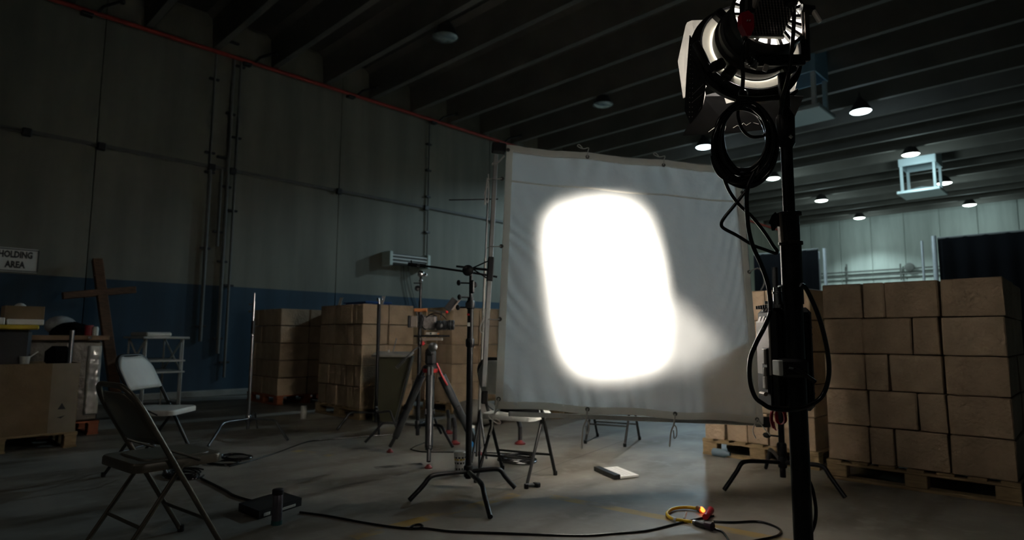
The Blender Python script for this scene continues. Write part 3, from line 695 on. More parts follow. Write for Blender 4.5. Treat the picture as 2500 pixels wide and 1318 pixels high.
MB().box((0, -.024, 0), (.018, .003, .014), Matrix.Translation(cz(1144, 768)) @ Matrix.Rotation(yaw, 4, 'Z')).build('red_sticker', M['red'], t, False)
MB().box((0, -.024, 0), (.018, .003, .026), Matrix.Translation(cz(1145, 792)) @ Matrix.Rotation(yaw, 4, 'Z')).build('white_sticker', M['white'], t, False)

# right stand holding the scrim
rb = V((-1.74, 4.40, 0))
t = cstand(rb, [fl(1768, 1200), fl(2064, 1219), V((-2.05, 4.86, 0))], 1.5, 'black c-stand behind the big stand pole holding the right side of the scrim', BL, r_=.02)
q = V((rb.x, rb.y, .33)); MB().tube([q, q-_r*.09+V((0, 0, .01))], .006, 6).sphere(q-_r*.1+V((0, 0, .01)), .02, 8, sq=(1.5, 1, 1)).build('tee_knob', M['blackp'], t)
MB().lathe([(.026, .2), (.032, .21), (.032, .28), (.026, .29)], 14, Matrix.Translation((rb.x, rb.y, 0))).build('collar', BL, t)
for zz in (.62, 1.24): MB().lathe([(.026, zz-.04), (.03, zz-.03), (.03, zz+.03), (.026, zz+.04)], 14, Matrix.Translation((rb.x, rb.y, 0))).build('collar', BL, t)

# small chrome c-stand at left
sb = V((fl(604, 1062).x, fl(604, 1062).y, 0)); CH = M['steel']
t = cstand(sb, [fl(508, 1092), fl(702, 1077), sb+V((-.35, .25, 0))], 1.28, 'bare chrome c-stand standing alone left of the carton stacks', CH, r_=.016, riser=1.0)
ds = depth_of(sb+V((0, 0, 1))); zz = lambda py: dep(617, py, ds).z
MB().tube([sb+V((0, 0, .98)), sb+V((0, 0, zz(714)))], .009, 10).build('riser', M['chrome'], t)
MB().tube([sb+V((0, 0, zz(735))), sb+V((0, 0, zz(778)))], .015, 12).build('collar', M['chrome'], t)
MB().tube([sb+V((0, 0, zz(783))), sb+V((0, 0, zz(815)))], .0185, 12).build('black_tape_band', M['blackp'], t)
for py in (742, 760): 
    q = sb+V((0, 0, zz(py))); MB().tube([q, q-_r*.035], .005, 6).sphere(q-_r*.042, .012, 8).build('tee_knob', M['chrome'], t)

# dark c-stand in front of the rear stacks
kb = fl(917, 1043); kb.z = 0
t = cstand(kb, [fl(822, 1052), fl(925, 1063), fl(968, 1046)], 1.3, 'dark c-stand with a chrome head in front of the olive cart', BL, r_=.018, riser=1.1)
dk = depth_of(kb+V((0, 0, 1)))
z1 = dep(918, 742, dk).z; MB().tube([kb+V((0, 0, 1.0)), kb+V((0, 0, z1))], .020, 12).build('riser', M['blackp'], t)
MB().tube([kb+V((0, 0, z1)), kb+V((0, 0, z1+.05))], .012, 10).sphere(kb+V((-.02, 0, z1+.055)), .022, 8).sphere(kb+V((.03, .01, z1+.05)), .016, 8).build('grip_head', M['chrome'], t)
q = kb+V((0, 0, .22)); MB().sphere(q+_r*.01-_f*.03, .018, 8).build('tee_knob', M['chrome'], t)

# c-stand behind the tripod
tb = fl(1019, 1078); tb.z = 0; dt = depth_of(tb+V((0, 0, 1)))
t = cstand(tb, [tb+V((.50, .02, 0)), tb+V((-.25, -.42, 0)), tb+V((-.2, .45, 0))], 1.9, 'dark c-stand with a chrome grip head rising behind the video camera', BL, r_=.018, riser=1.35)
z1 = dep(1035, 672, dt).z; MB().tube([tb+V((0, 0, 1.2)), tb+V((0, 0, z1))], .013, 10).build('riser', BL, t)
MB().sphere(tb+V((0, 0, z1+.02)), .035, 10).sphere(tb+_r*.045+V((0, 0, z1+.01)), .02, 8).sphere(tb+V((0, 0, z1-.05)), .022, 8).build('grip_head', M['chrome'], t)
q = tb+V((0, 0, dep(1030, 690, dt).z)); MB().tube([q, q-_r*.07], .006, 6).sphere(q-_r*.03-V((0, 0, .05)), .03, 8).build('tee_knob', M['blackp'], t)
# slim stand beside the scrim's left pole with a horizontal rod
nb = V((fl(1166, 1120).x, fl(1166, 1120).y, 0)); dn = depth_of(nb+V((0, 0, 1)))
t = empty('light_stand', nb, 'slim grey light stand with a thin horizontal rod beside the scrim\'s left edge', 'stand', 'c-stands')
MB().tube([dep(1163, 1122, dn), dep(1176, 880, dn), dep(1185, 630, dn)], .011, 10).build('column', M['pipe'], t)
MB().tube([dep(1185, 640, dn), dep(1191, 490, dn)], .008, 8).build('riser', BL, t)
MB().tube([dep(1096, 488, dn), dep(1216, 486, dn)], .006, 8).sphere(dep(1190, 488, dn), .018, 8).build('horizontal_rod', BL, t)
for a_, b_ in (((1172, 1000), (1152, 1128)), ((1172, 1000), (1188, 1120)), ((1172, 1000), (1170, 1140))): MB().tube([dep(*a_, dn), fl(*b_, .01)], .009, 8).build('leg', BL, t)
# pale rod lying on top of the rear cartons
tag(center_obj(MB().tube([(-5.98, 6.05, 1.43), (-5.1, 6.30, 1.43)], .018, 8).build('metal_rod', M['duct'])), 'pale metal rod lying on the cartons right of the video camera', 'rod')

# ------------------------------------------------------------------ scrim
half = .915
def sp_(u_, v_, off=0.0): return SCN+SA*u_+SV*v_+SN*off
# fabric corners come from the photo
fc = {'tl': on_scrim(1236, 358), 'tr': on_scrim(1802, 412), 'bl': on_scrim(1208, 998), 'br': on_scrim(1858, 1036)}
def fab(s_, t_, off=0.0):    # s right 0..1, t down 0..1
    a_ = fc['tl'].lerp(fc['tr'], s_); b_ = fc['bl'].lerp(fc['br'], s_)
    sag = 0.012*math.sin(s_*3*PI)**2*(1-2*t_)   # hem scallops between ties
    p = a_.lerp(b_, t_)+SN*off
    return p-SV*sag
sc = empty('scrim_frame', (SCN.x, SCN.y, 0), 'large white fabric scrim laced in a square grey tube frame, lit by the stage light', 'scrim')
from mathutils import noise as NZ
N_ = 110; vs = []
for j in range(N_+1):
    for i in range(N_+1):
        s_, t_ = i/N_, j/N_
        e_ = min(s_, 1-s_, t_, 1-t_)
        amp = .006+.018*math.exp(-e_/.09)
        wv = 0
        wv += math.exp(-(1-t_)/.07)*.014*math.sin(s_*95+8*NZ.noise(V((s_*6, t_*3, 0))))
        wv += math.exp(-t_/.10)*.010*math.sin(s_*60+6*NZ.noise(V((s_*5, t_*4, 3))))
        wv += math.exp(-s_/.12)*.013*math.sin((t_*1.0-s_*1.1)*70+9*NZ.noise(V((s_*4, t_*5, 7))))*math.exp(-((t_-.5)/.22)**2)
        wv += math.exp(-(1-s_)/.10)*.010*math.sin((t_+s_*2.2)*60+8*NZ.noise(V((s_*4, t_*4, 5))))
        wv += amp*.8*NZ.noise(V((s_*4, t_*2.5, 1)))+.006*NZ.noise(V((s_*14, t_*6, 2)))
        ed = min(1, e_/.02)
        vs.append(fab(s_, t_, .02+wv*ed*.8))
m_ = N_+1
MB().add(vs, [(j*m_+i, j*m_+i+1, (j+1)*m_+i+1, (j+1)*m_+i) for j in range(N_) for i in range(N_)]).build('fabric', M['scrim'], sc)
def hem(a_, b_, n=40, wd=.045, horiz=True):
    vs = []
    for k in range(n+1):
        q = k/n; s_, t_ = a_[0]+(b_[0]-a_[0])*q, a_[1]+(b_[1]-a_[1])*q
        for e in (0, 1):
            d = wd/1.83*e; ss, tt = (s_, t_+(d if t_ < .5 else -d)) if horiz else (s_+(d if s_ < .5 else -d), t_)
            ww = .003*math.sin(q*60)+.002*math.sin(q*143)
            vs += [fab(ss, tt, .031+ww), fab(ss, tt, .009+ww)]
    fs = []
    for k in range(n):
        a0 = k*4; b0 = a0+4
        fs += [(a0, a0+2, b0+2, b0), (a0+1, b0+1, b0+3, a0+3), (a0, b0, b0+1, a0+1), (a0+2, a0+3, b0+3, b0+2)]
    fs += [(0, 1, 3, 2), (n*4, n*4+2, n*4+3, n*4+1)]
    MB().add(vs, fs).build('hem', M['hem'], sc)
hem((0, 0), (1, 0)); hem((0, 1), (1, 1)); hem((0, 0), (0, 1), horiz=False); hem((1, 0), (1, 1), horiz=False)
MB().add([fab(i/40, .145+.0*i, .026) for i in range(41)]+[fab(i/40, .152, .026) for i in range(41)]+[fab(i/40, .145, .022) for i in range(41)]+[fab(i/40, .152, .022) for i in range(41)],
         [(i, i+1, i+42, i+41) for i in range(40)]+[(i+82, i+123, i+124, i+83) for i in range(40)]+[(i, i+82, i+83, i+1) for i in range(40)]+[(i+41, i+42, i+124, i+123) for i in range(40)]).build('seam', M['hem'], sc)
# frame tubes
OFF = -.02
f_tl, f_bl = on_scrim(1211, 378, OFF), on_scrim(1181, 945, OFF)
f_tr, f_br = on_scrim(1822, 420, OFF), on_scrim(1868, 1034, OFF)
b_l = on_scrim(1242, 1010, OFF); t_l = on_scrim(1262, 356, -.03); t_r = on_scrim(1790, 412, -.03)
for a_, b_, nm in ((f_tl, f_bl, 'left'), (on_scrim(1806, 425, -.035), on_scrim(1852, 1000, -.035), 'right')): MB().bar(a_, b_, .030, .030, SN, .003).build('frame_tube', M['alum'], sc)
MB().bar(b_l, f_br-(f_br-b_l).normalized()*.04, .030, .030, SN, .003).build('frame_tube', M['alum'], sc)
MB().bar(on_scrim(1225, 362, -.045), t_r, .026, .026, SN, .003).build('frame_tube', M['alum'], sc)
Tc = Matrix((SA, SV, SN)).transposed().to_4x4()
for q, dd in ((on_scrim(1218, 362, -.05), (.10, .07, .05)), (on_scrim(1183, 970, -.04), (.04, .08, .04)), (on_scrim(1815, 425, -.05), (.07, .08, .05)), (on_scrim(1862, 1030, -.06), (.09, .07, .05))):
    MB(Matrix.Translation(q) @ Tc).box((0, 0, 0), dd, None, .006).build('corner_bracket', M['blackp'], sc, False)
# grommets with cords
def cord(pts, r_=.0035, par=None): MB().tube(smooth_path(pts, 4), r_, 6).build('tie_cord', M['cord'], par)
def grommet(px, py):
    q = on_scrim(px, py, .033); g_ = MB(Matrix.Translation(q) @ Tc).ring(.007, .014, -.002, .004, 18).build('grommet', M['pipe'], sc); 
    MB(Matrix.Translation(q) @ Tc).lathe([(.0068, -.001), (.0068, .0005)], 14).build('eyelet_hole', M['blackp'], sc); return q
GL = [(1226, 436), (1224, 601), (1220, 779)]
for px, py in GL:
    grommet(px, py); cord([on_scrim(px, py, .04), on_scrim(px-14, py+1, .03), on_scrim(px-26, py, .0), on_scrim(px-34, py+4, -.04)], par=sc)
for px, py in ((1434, 383), (1620, 403)):
    grommet(px, py); cord([on_scrim(px, py, .04), on_scrim(px+1, py-12, .03), on_scrim(px+3, py-22, .0), on_scrim(px-10, py-20, .0), on_scrim(px-24, py-26, .01), on_scrim(px-20, py-30, .01), on_scrim(px-12, py-22, .01)], par=sc)
grommet(1240, 366); grommet(1217, 974); grommet(1434, 999); grommet(1648, 1010); grommet(1829, 664); grommet(1812, 470); grommet(1848, 1024); grommet(1842, 850)
cord([on_scrim(1217, 974, .04), on_scrim(1213, 992, .03), on_scrim(1207, 1010, .03), on_scrim(1203, 1022, .03), on_scrim(1201, 1045, .02), on_scrim(1196, 1062, .02)], .0055, sc)
cord([on_scrim(1205, 1010, .03), on_scrim(1192, 1016, .03), on_scrim(1215, 1034, .03), on_scrim(1222, 1030, .03), on_scrim(1205, 1012, .03), on_scrim(1240, 985, 0), on_scrim(1250, 970, -.02)], .0045, sc)
for gx, gy, l1 in ((1434, 999, 1080), (1648, 1010, 1075)):
    cord([on_scrim(gx, gy, .04), on_scrim(gx-1, gy+12, .03), on_scrim(gx-3, gy+26, .02), on_scrim(gx-10, gy+45, .0), on_scrim(gx-13, gy+75, 0), on_scrim(gx-14, l1+15, 0)], .0055, sc)
    cord([on_scrim(gx-3, gy+26, .02), on_scrim(gx+3, gy+34, .02), on_scrim(gx+4, gy+52, .01), on_scrim(gx-2, gy+60, .0), on_scrim(gx-4, gy+40, .02)], .004, sc)
cord([on_scrim(1829, 664, .04), on_scrim(1850, 655, .02), on_scrim(1862, 668, .0), on_scrim(1866, 690, 0), on_scrim(1858, 708, 0)], .005, sc)
cord([on_scrim(1848, 1024, .04), on_scrim(1838, 1050, .03), on_scrim(1845, 1070, .03)], .004, sc); cord([on_scrim(1850, 1024, .04), on_scrim(1865, 1045, .03), on_scrim(1880, 1062, .03)], .004, sc)
cord([on_scrim(1210, 392, -.02), on_scrim(1202, 402, -.02), on_scrim(1214, 398, .0), on_scrim(1232, 380, .03)], .006, sc)
cord([on_scrim(1190, 435, -.05), on_scrim(1186, 470, -.05), on_scrim(1184, 500, -.05)], .006, sc); cord([on_scrim(1192, 425, -.05), on_scrim(1193, 470, -.05), on_scrim(1190, 495, -.05), on_scrim(1183, 475, -.05), on_scrim(1190, 455, -.05)], .004, sc)
cord([on_scrim(1183, 755, -.06), on_scrim(1182, 790, -.05), on_scrim(1177, 812, -.05), on_scrim(1172, 800, -.05), on_scrim(1182, 775, -.05)], .004, sc)
# black sleeve with triangular ear on the left pole
sl = empty('frame_clamp', on_scrim(1197, 690, 0), 'black tube sleeve with a triangular ear joining the c-stand arm to the scrim pole', 'clamp')
MB().bar(on_scrim(1199, 628, OFF), on_scrim(1195, 687, OFF), .04, .04, SN, .005).build('sleeve', BL, sl, False)
ap = cz(1152, 655); MB().tube([ap, on_scrim(1198, 634, OFF)], .005, 8).tube([ap, on_scrim(1195, 683, OFF)], .005, 8).tube([ap, on_scrim(1196, 660, OFF)], .007, 8).build('ear', BL, sl)
tag(center_obj(MB().tube([on_scrim(1204, 672, -.05), on_scrim(1218, 676, -.06)], .008, 8).build('arm_end', M['alum'])), 'short grey rod end just behind the scrim\'s left hem', 'rod') if False else None

# ------------------------------------------------------------------ big lamp on its stand
SB = V((-.669, 1.814, 0)); dS = depth_of(SB+V((0, 0, 1)))
def ds_(px, py, d=0.0): return dep(px, py, dS+d)
def sz_(py): return dep(1940, py, dS).z
st = empty('lamp_stand', SB, 'tall thick black combo stand in front at right carrying the stage light', 'stand', 'c-stands')
AT = Matrix.Translation(SB)
MB().lathe([(.0255, .16), (.0255, sz_(742))], 28, AT).build('lower_column', M['black'], st)
MB().lathe([(.0285, sz_(742)), (.0285, sz_(590)), (.0255, sz_(588))], 28, AT).build('middle_sleeve', M['black'], st)
MB().lathe([(.026, sz_(600)), (.0265, sz_(515)), (.023, sz_(512))], 28, AT).build('upper_collar', M['black'], st)
MB().lathe([(.0165, sz_(520)), (.0165, sz_(262))], 24, AT).build('riser', M['black'], st)
for py in (590, 516): MB().lathe([(.027, sz_(py+6)), (.033, sz_(py+4)), (.033, sz_(py-3)), (.027, sz_(py-5))], 28, AT).build('flange', M['blackp'], st)
MB().lathe([(.018, sz_(345)), (.0245, sz_(335)), (.026, sz_(265)), (.020, sz_(255)), (.013, sz_(245)), (.013, sz_(150))], 24, AT).build('junior_receiver', M['black'], st)
MB().tube([ds_(1928, 330), ds_(1934, 335)], .006, 8).build('receiver_screw', M['chrome'], st)
MB().bar(ds_(1902, 520, -.01), ds_(1907, 592, -.01), .008, .02, CF, .002).build('clamp_bar', M['tan'], st, False)
k_ = MB().tube([ds_(1905, 535), ds_(1893, 537)], .008, 8)
k_.add([tuple(p) for p in (ds_(1893, 517, -.02), ds_(1900, 524, -.02), ds_(1897, 552, -.02), ds_(1891, 563, -.02), ds_(1884, 563, -.02), ds_(1881, 548, -.02), ds_(1876, 545, -.02), ds_(1884, 526, -.02))] +
       [tuple(p) for p in (ds_(1893, 517, .0), ds_(1900, 524, .0), ds_(1897, 552, .0), ds_(1891, 563, .0), ds_(1884, 563, .0), ds_(1881, 548, .0), ds_(1876, 545, .0), ds_(1884, 526, .0))],
       [tuple(range(8)), tuple(range(8, 16))[::-1]]+[(i, i+8, (i+1) % 8+8, (i+1) % 8) for i in range(8)]).build('clamp_knob', M['blackp'], st)
for k in range(3):
    a_ = yaw+.5+k*2*PI/3; d = V((math.cos(a_), math.sin(a_), 0))
    MB().tube([SB+d*.03+V((0, 0, .28)), SB+d*.55+V((0, 0, .02))], .0125, 10).build('leg', M['black'], st)
    MB().tube([SB+d*.03+V((0, 0, .14)), SB+d*.30+V((0, 0, .14))], .008, 8).build('leg_brace', M['black'], st)
MB().lathe([(.034, .24), (.036, .26), (.036, .30), (.03, .32)], 20, AT).build('leg_hub', M['blackp'], st)
MB().lathe([(.034, .12), (.036, .13), (.036, .15), (.03, .16)], 20, AT).build('leg_hub', M['blackp'], st)

# lamp head; local frame x = right, y = up, z = backwards (towards the camera)
TL = frame(LF, LR, LU, -LD)
lh = empty('stage_light', LF, 'large lit stage spotlight with barn doors on the tall black stand', 'stage light')
MB(TL).lathe([(.118, .0), (.121, .015), (.121, .03), (.114, .038), (.116, .06), (.108, .064), (.110, .085), (.1, .115), (.112, .122), (.112, .135), (.104, .135), (.104, .06), (.096, .02)], 56, caps=False).build('housing', M['blackp'], lh)
MB(TL).ring(.0, .110, .004, .010, 40).build('lens', M['lens'], lh)
MB(TL).lathe([(.1035, .131), (.101, .10), (.086, .055), (.05, .03)], 40, caps=False).build('reflector', M['refl'], lh)
MB(TL).ring(.122, .151, -.004, -.001, 64).build('filter_ring', M['gel'], lh)
MB(TL).lathe([(.151, .004), (.155, .006), (.155, -.03), (.175, -.03), (.175, -.042), (.150, -.042), (.150, .004)], 64, caps=False).build('door_holder', M['door'], lh)
for k in range(7):     # short posts that carry the ring off the housing
    a_ = 2*PI*k/7+.45; MB(TL).box((0, 0, 0), (.045, .034, .03), Matrix.Rotation(a_, 4, 'Z') @ Matrix.Translation((.132, 0, .008)), .005).build('ring_post', M['blackp'], lh, False) if k in (0, 2, 4) else None
# rear grille: rim, spokes, box with perforated cover
MB(TL).ring(.103, .112, .13, .14, 48).build('rear_rim', M['blackp'], lh)
sp_m = MB(TL)
for k in range(18):
    a_ = 2*PI*k/18; sp_m = MB(TL).box((.076, 0, .134), (.056, .010, .010), Matrix.Rotation(a_, 4, 'Z')); sp_m.build('spoke', M['blackp'], lh, False)
MB(TL).ring(.0, .050, .126, .140, 30).build('rear_hub', M['blackp'], lh)
# perforated service box hanging on the rear (px 1840..1945)
bc = dep(1897, 16, 1.64); zl = -LD
ub = (LR*1.0).normalized()
vb = (_u*.45+(-_f)*.89); vb = (vb-ub*vb.dot(ub)).normalized(); nb_ = ub.cross(vb)
if nb_.dot(C0-bc) < 0: nb_ = -nb_
TB = frame(bc, ub, vb, nb_)
bx = MB(TB).box((0, 0, -.03), (.118, .19, .04), bev=.004).build('service_box', M['greyplate'], lh, False)
hm = MB(TB)
for j in range(14):
    for i in range(13):
        x_ = -.050+i*.0083+(.0041 if j % 2 else 0); y_ = -.085+j*.0078
        if x_ < .052: hm.add([(x_+.0027*math.cos(2*PI*k/6), y_+.0027*math.sin(2*PI*k/6), -.0047) for k in range(6)]+[(x_+.0027*math.cos(2*PI*k/6), y_+.0027*math.sin(2*PI*k/6), .0004-.005+.0052) for k in range(6)],
                               [tuple(range(6))[::-1], tuple(range(6, 12))]+[(k, (k+1) % 6, 6+(k+1) % 6, 6+k) for k in range(6)])
h_ = hm.build('vent_holes', M['blackp'], bx, False); h_['kind'] = 'stuff'
MB(TB).box((0, -.096, -.006), (.12, .008, .01)).build('lower_lip', M['greyplate'], bx, False)
MB(TB).lathe([(.012, 0), (.013, .004), (.013, .018), (.010, .022)], 18, Matrix.Translation((.026, .018, -.004))).build('round_knob', M['blackp'], bx)
for i in range(9): MB(TB).box((-.012+i*.0066, .052, -.0045), (.003, .0022, .0012)).build('print_mark', M['blackp'], bx, False)
for x_, y_ in ((-.028, .05), (-.024, .04)): MB(TB).prism([(x_-.003, y_-.002), (x_+.003, y_-.002), (x_, y_+.003)], -.005, -.0042).build('print_mark', M['blackp'], bx, False)
# black switch block and red connector
MB(frame(dep(1826, 14, 1.68), CR, CU, -CF)).box((0, 0, 0), (.032, .05, .05), bev=.006).build('switch_block', M['blackp'], lh, False)
rc = MB(frame(dep(1821, 62, 1.66), (CR+CU*.12).normalized(), (CU-CR*.12).normalized(), -CF)).prism([(-.014, .030), (.006, .034), (.018, .020), (.016, -.012), (.004, -.034), (-.006, -.032), (-.017, .0)], -.014, .014).build('red_connector', M['redtape'], lh, False)
for i in range(2): MB(frame(dep(1824+i*6, 50, 1.645), CR, CU, -CF)).prism([(-.002, -.002), (.001, -.002), (.003, .002), (0, .002)], 0, .001).build('white_mark', M['whitel'], rc, False)
MB().tube(smooth_path([dep(1821, 92, 1.655), dep(1817, 108, 1.65), dep(1812, 140, 1.66), dep(1814, 190, 1.68), dep(1812, 222, 1.69)], 5), .0055, 10).build('power_lead', M['cable'], lh)
MB().tube(smooth_path([dep(1818, 92, 1.66), dep(1822, 112, 1.65), dep(1826, 140, 1.66), dep(1832, 152, 1.67), dep(1842, 157, 1.68)], 5), .0075, 10).build('cable_boot', M['blackp'], lh)
for i in range(4): MB().ring(.0075, .0105, -.0016, .0016, 14, along(dep(1823+i*5, 144+i*3.4, 1.66), dep(1842, 157, 1.67))).build('boot_rib', M['rubber'], lh)
for px, py, w_ in ((1842, 160, .016), (1869, 166, .013)): MB(frame(dep(px, py, 1.665), (CR+CU*-.35).normalized(), (CU+CR*.35).normalized(), -CF)).box((0, 0, 0), (w_, .020, .004), bev=.001).build('white_label', M['greyplate'], lh, False)
# yoke
def yk(px, py, d=0.0): return dep(px, py, 1.76+d)
MB().bar(yk(1838, 150), yk(1965, 146), .030, .016, CF, .003).build('yoke_base', M['black'], lh, False)
MB().bar(yk(1968, 150), yk(1963, 20), .022, .016, CF, .003).build('yoke_arm', M['black'], lh, False)
for i in range(2): MB().tube([yk(1957+i*7, 30, -.02), yk(1960+i*7, 95, -.02)], .0016, 6).build('yoke_rib', M['tan'], lh)
MB().bar(yk(1842, 158, .02), yk(1792, 130, .10), .022, .012, CF, .003).build('yoke_arm', M['black'], lh, False)
MB().tube([yk(1955, 22), yk(1985, 26)], .014, 12).build('tilt_knob', M['blackp'], lh)
MB().bar(yk(1985, 26, -.01), yk(2003, 55, -.01), .010, .016, CF, .003).build('tilt_lever', M['greyplate'], lh, False)
MB().tube([SB+V((0, 0, sz_(240))), SB+V((0, 0, sz_(150)))], .016, 16).build('spigot', M['black'], lh)
for px, py in ((1752, 160), (1925, 170)): MB().box((0, 0, 0), (.04, .03, .03), frame(dep(px, py, 1.83), (CR+CU*.5).normalized(), (CU-CR*.5).normalized(), -CF), .005).build('ear_clip', M['blackp'], lh, False)
# barn doors: polygons given at real depths beyond the ring
def plate(pts, nm, m, th=.0025, par=lh, inner=None):
    P = [dep(*p) for p in pts]; nrm = (P[1]-P[0]).cross(P[2]-P[1]).normalized(); n = len(P)
    o = MB().add([p+nrm*th/2 for p in P]+[p-nrm*th/2 for p in P], [tuple(range(n)), tuple(range(n, 2*n))[::-1]]+[(i, i+n, (i+1) % n+n, (i+1) % n) for i in range(n)]).build(nm, m, par, False)
    return o
plate([(1752, 48, 2.00), (1690, 50, 2.06), (1678, 55, 2.07), (1674, 63, 2.075), (1655, 150, 2.11), (1668, 240, 2.12), (1722, 215, 2.07), (1750, 160, 2.03)], 'upper_left_door', M['doorin'])
plate([(1684, 86, 1.90), (1692, 100, 1.89), (1722, 190, 1.88), (1722, 212, 1.89), (1715, 264, 1.93), (1686, 303, 1.98), (1672, 270, 1.98), (1676, 190, 1.94)], 'left_door', M['door'])
plate([(1686, 303, 1.985), (1715, 262, 1.935), (1722, 230, 1.93), (1719, 212, 1.925), (1716, 212, 1.92), (1718, 232, 1.925), (1711, 262, 1.93)], 'door_edge', M['greyplate'], .002)
MB().bar(dep(1697, 103, 1.87), dep(1735, 175, 1.87), .022, .02, CF, .004).build('door_arm', M['door'], lh, False)
MB().bar(dep(1735, 165, 1.88), dep(1790, 205, 1.86), .022, .02, CF, .004).build('door_arm', M['door'], lh, False)
plate([(1715, 235, 2.03), (1760, 222, 2.02), (1900, 232, 2.02), (1962, 235, 2.03), (1940, 285, 2.10), (1905, 312, 2.14), (1790, 325, 2.16), (1666, 331, 2.18)], 'bottom_door', M['door'])
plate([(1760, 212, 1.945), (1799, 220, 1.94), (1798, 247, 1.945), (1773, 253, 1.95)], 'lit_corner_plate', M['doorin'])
plate([(1905, 180, 1.97), (1926, 160, 1.96), (1942, 172, 1.97), (1945, 200, 1.98), (1940, 220, 1.99), (1910, 232, 2.0)], 'right_door', M['doorin'])
plate([(1922, 232, 1.90), (1947, 216, 1.92), (1948, 224, 1.92), (1938, 234, 1.91)], 'right_door_edge', M['door'])
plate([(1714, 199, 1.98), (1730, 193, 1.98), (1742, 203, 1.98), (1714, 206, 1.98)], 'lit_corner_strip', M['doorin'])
for pts in ([(1730, 322), (1757, 302), (1762, 312), (1758, 305), (1770, 318), (1772, 308)], [(1790, 312), (1800, 306), (1806, 309), (1815, 300), (1822, 306), (1835, 298), (1852, 303)]):
    MB().tube([dep(x_, y_, 2.12) for x_, y_ in pts], .0007, 5).build('scratched_logo', M['greyplate'], lh)
for a_, b_ in (((1692, 110), (1690, 285)), ((1686, 110), (1683, 285))):
    for i in range(16):
        q = (a_[0]+(b_[0]-a_[0])*i/15, a_[1]+(b_[1]-a_[1])*i/15); MB().sphere(dep(q[0], q[1], 1.895+.055*i/15), .0016, 6).build('rivet', M['grey'], lh)
for a_, b_ in (((1690, 232), (1718, 205)), ((1690, 250), (1716, 228))): MB().tube([dep(*a_, 1.90), dep(*b_, 1.89)], .0008, 5).build('door_crease', M['grey'], lh)

# coiled cable hanging from the yoke
cc = empty('coiled_cable', ds_(1822, 500), 'thick black cable coiled in a hank hanging under the stage light', 'cable')
rnd = random.Random(11)
loops = [(1818, 338, 62, 88, 0), (1816, 342, 70, 94, .02), (1819, 346, 74, 100, -.02), (1814, 340, 58, 84, .03), (1820, 352, 78, 104, .0), (1823, 340, 68, 90, -.03), (1812, 347, 66, 96, .015), (1817, 336, 55, 80, -.01), (1815, 354, 76, 90, .03), (1824, 350, 72, 102, -.015)]
for k, (cx, cy, rx, ry, dd) in enumerate(loops):
    pts = []
    for i in range(20):
        a_ = 2*PI*i/20; ee = 1-.20*max(0, math.sin(a_))**3; px = cx+rx*ee*math.cos(a_)+3*math.sin(2*a_+k); py = cy-ry*math.sin(a_)+rnd.uniform(-2, 2)
        py = max(py, 240+rnd.random()*8); pts.append(ds_(px, py, -.05+dd*math.cos(a_)-.01*k/10))
    MB().tube(smooth_path(pts, 4, True), .0052, 10, True).build('cable_loop', M['cable'], cc)
MB().tube(smooth_path([ds_(1803, 262, -.04), ds_(1802, 285, -.04), ds_(1812, 315, -.04), ds_(1830, 332, -.04), ds_(1850, 334, -.04), ds_(1868, 328, -.04), ds_(1876, 300, -.04)], 6), .0045, 10).build('inner_loop', M['cable'], cc)
MB().ring(.011, .0145, -.002, .002, 20, frame(ds_(1815, 228, -.03), CR, CU, CF)).build('carabiner', M['chrome'], cc)
MB().tube([ds_(1800, 240, -.04), ds_(1850, 243, -.03), ds_(1900, 238, -.02)], .008, 10).build('hanging_strap', M['blackp'], cc)
# long leads from the coil to the ballast
hang = empty('hanging_leads', ds_(1880, 1000), 'black leads running from the coil down to the ballast beside the pole', 'cable')
paths = [[(1755, 345), (1758, 390), (1765, 425), (1780, 465), (1805, 500), (1835, 528), (1866, 566), (1888, 600), (1897, 612), (1893, 618), (1870, 610), (1838, 598), (1800, 575), (1768, 558), (1761, 547), (1768, 532), (1790, 505), (1818, 470), (1838, 440), (1858, 400), (1870, 360)],
         [(1738, 380), (1742, 400), (1755, 425), (1778, 440), (1810, 446), (1832, 442), (1853, 425), (1875, 395), (1890, 340)],
         [(1842, 420), (1828, 450), (1823, 480), (1824, 520), (1828, 560), (1838, 600), (1858, 645), (1874, 690), (1880, 730), (1880, 765), (1868, 795), (1845, 840), (1831, 880), (1831, 930), (1843, 968), (1862, 985), (1885, 997), (1930, 1000), (1975, 990), (2008, 965), (2023, 920), (2022, 870), (2010, 810), (1992, 755), (1968, 705), (1955, 695)]]
for k, P in enumerate(paths):
    MB().tube(smooth_path([ds_(x_, y_, -.06-.012*k+(-.06 if k == 2 and i > 9 else 0)) for i, (x_, y_) in enumerate(P)], 6), .0046 if k < 2 else .0058, 12).build('lead', M['cable'], hang)
MB().tube(smooth_path([ds_(1938, 0, -.08), ds_(1938, 60, -.08), ds_(1932, 130, -.07), ds_(1924, 190, -.07), ds_(1912, 235, -.06), ds_(1905, 280, -.05)], 6), .0055, 12).build('lead', M['cable'], hang)
MB().tube(smooth_path([ds_(1972, 1165, -.01), ds_(1985, 1200, -.03), ds_(1992, 1250, -.03), ds_(1985, 1290, -.03), ds_(1962, 1330, -.02)], 6), .005, 12).build('lead', M['cable'], hang)

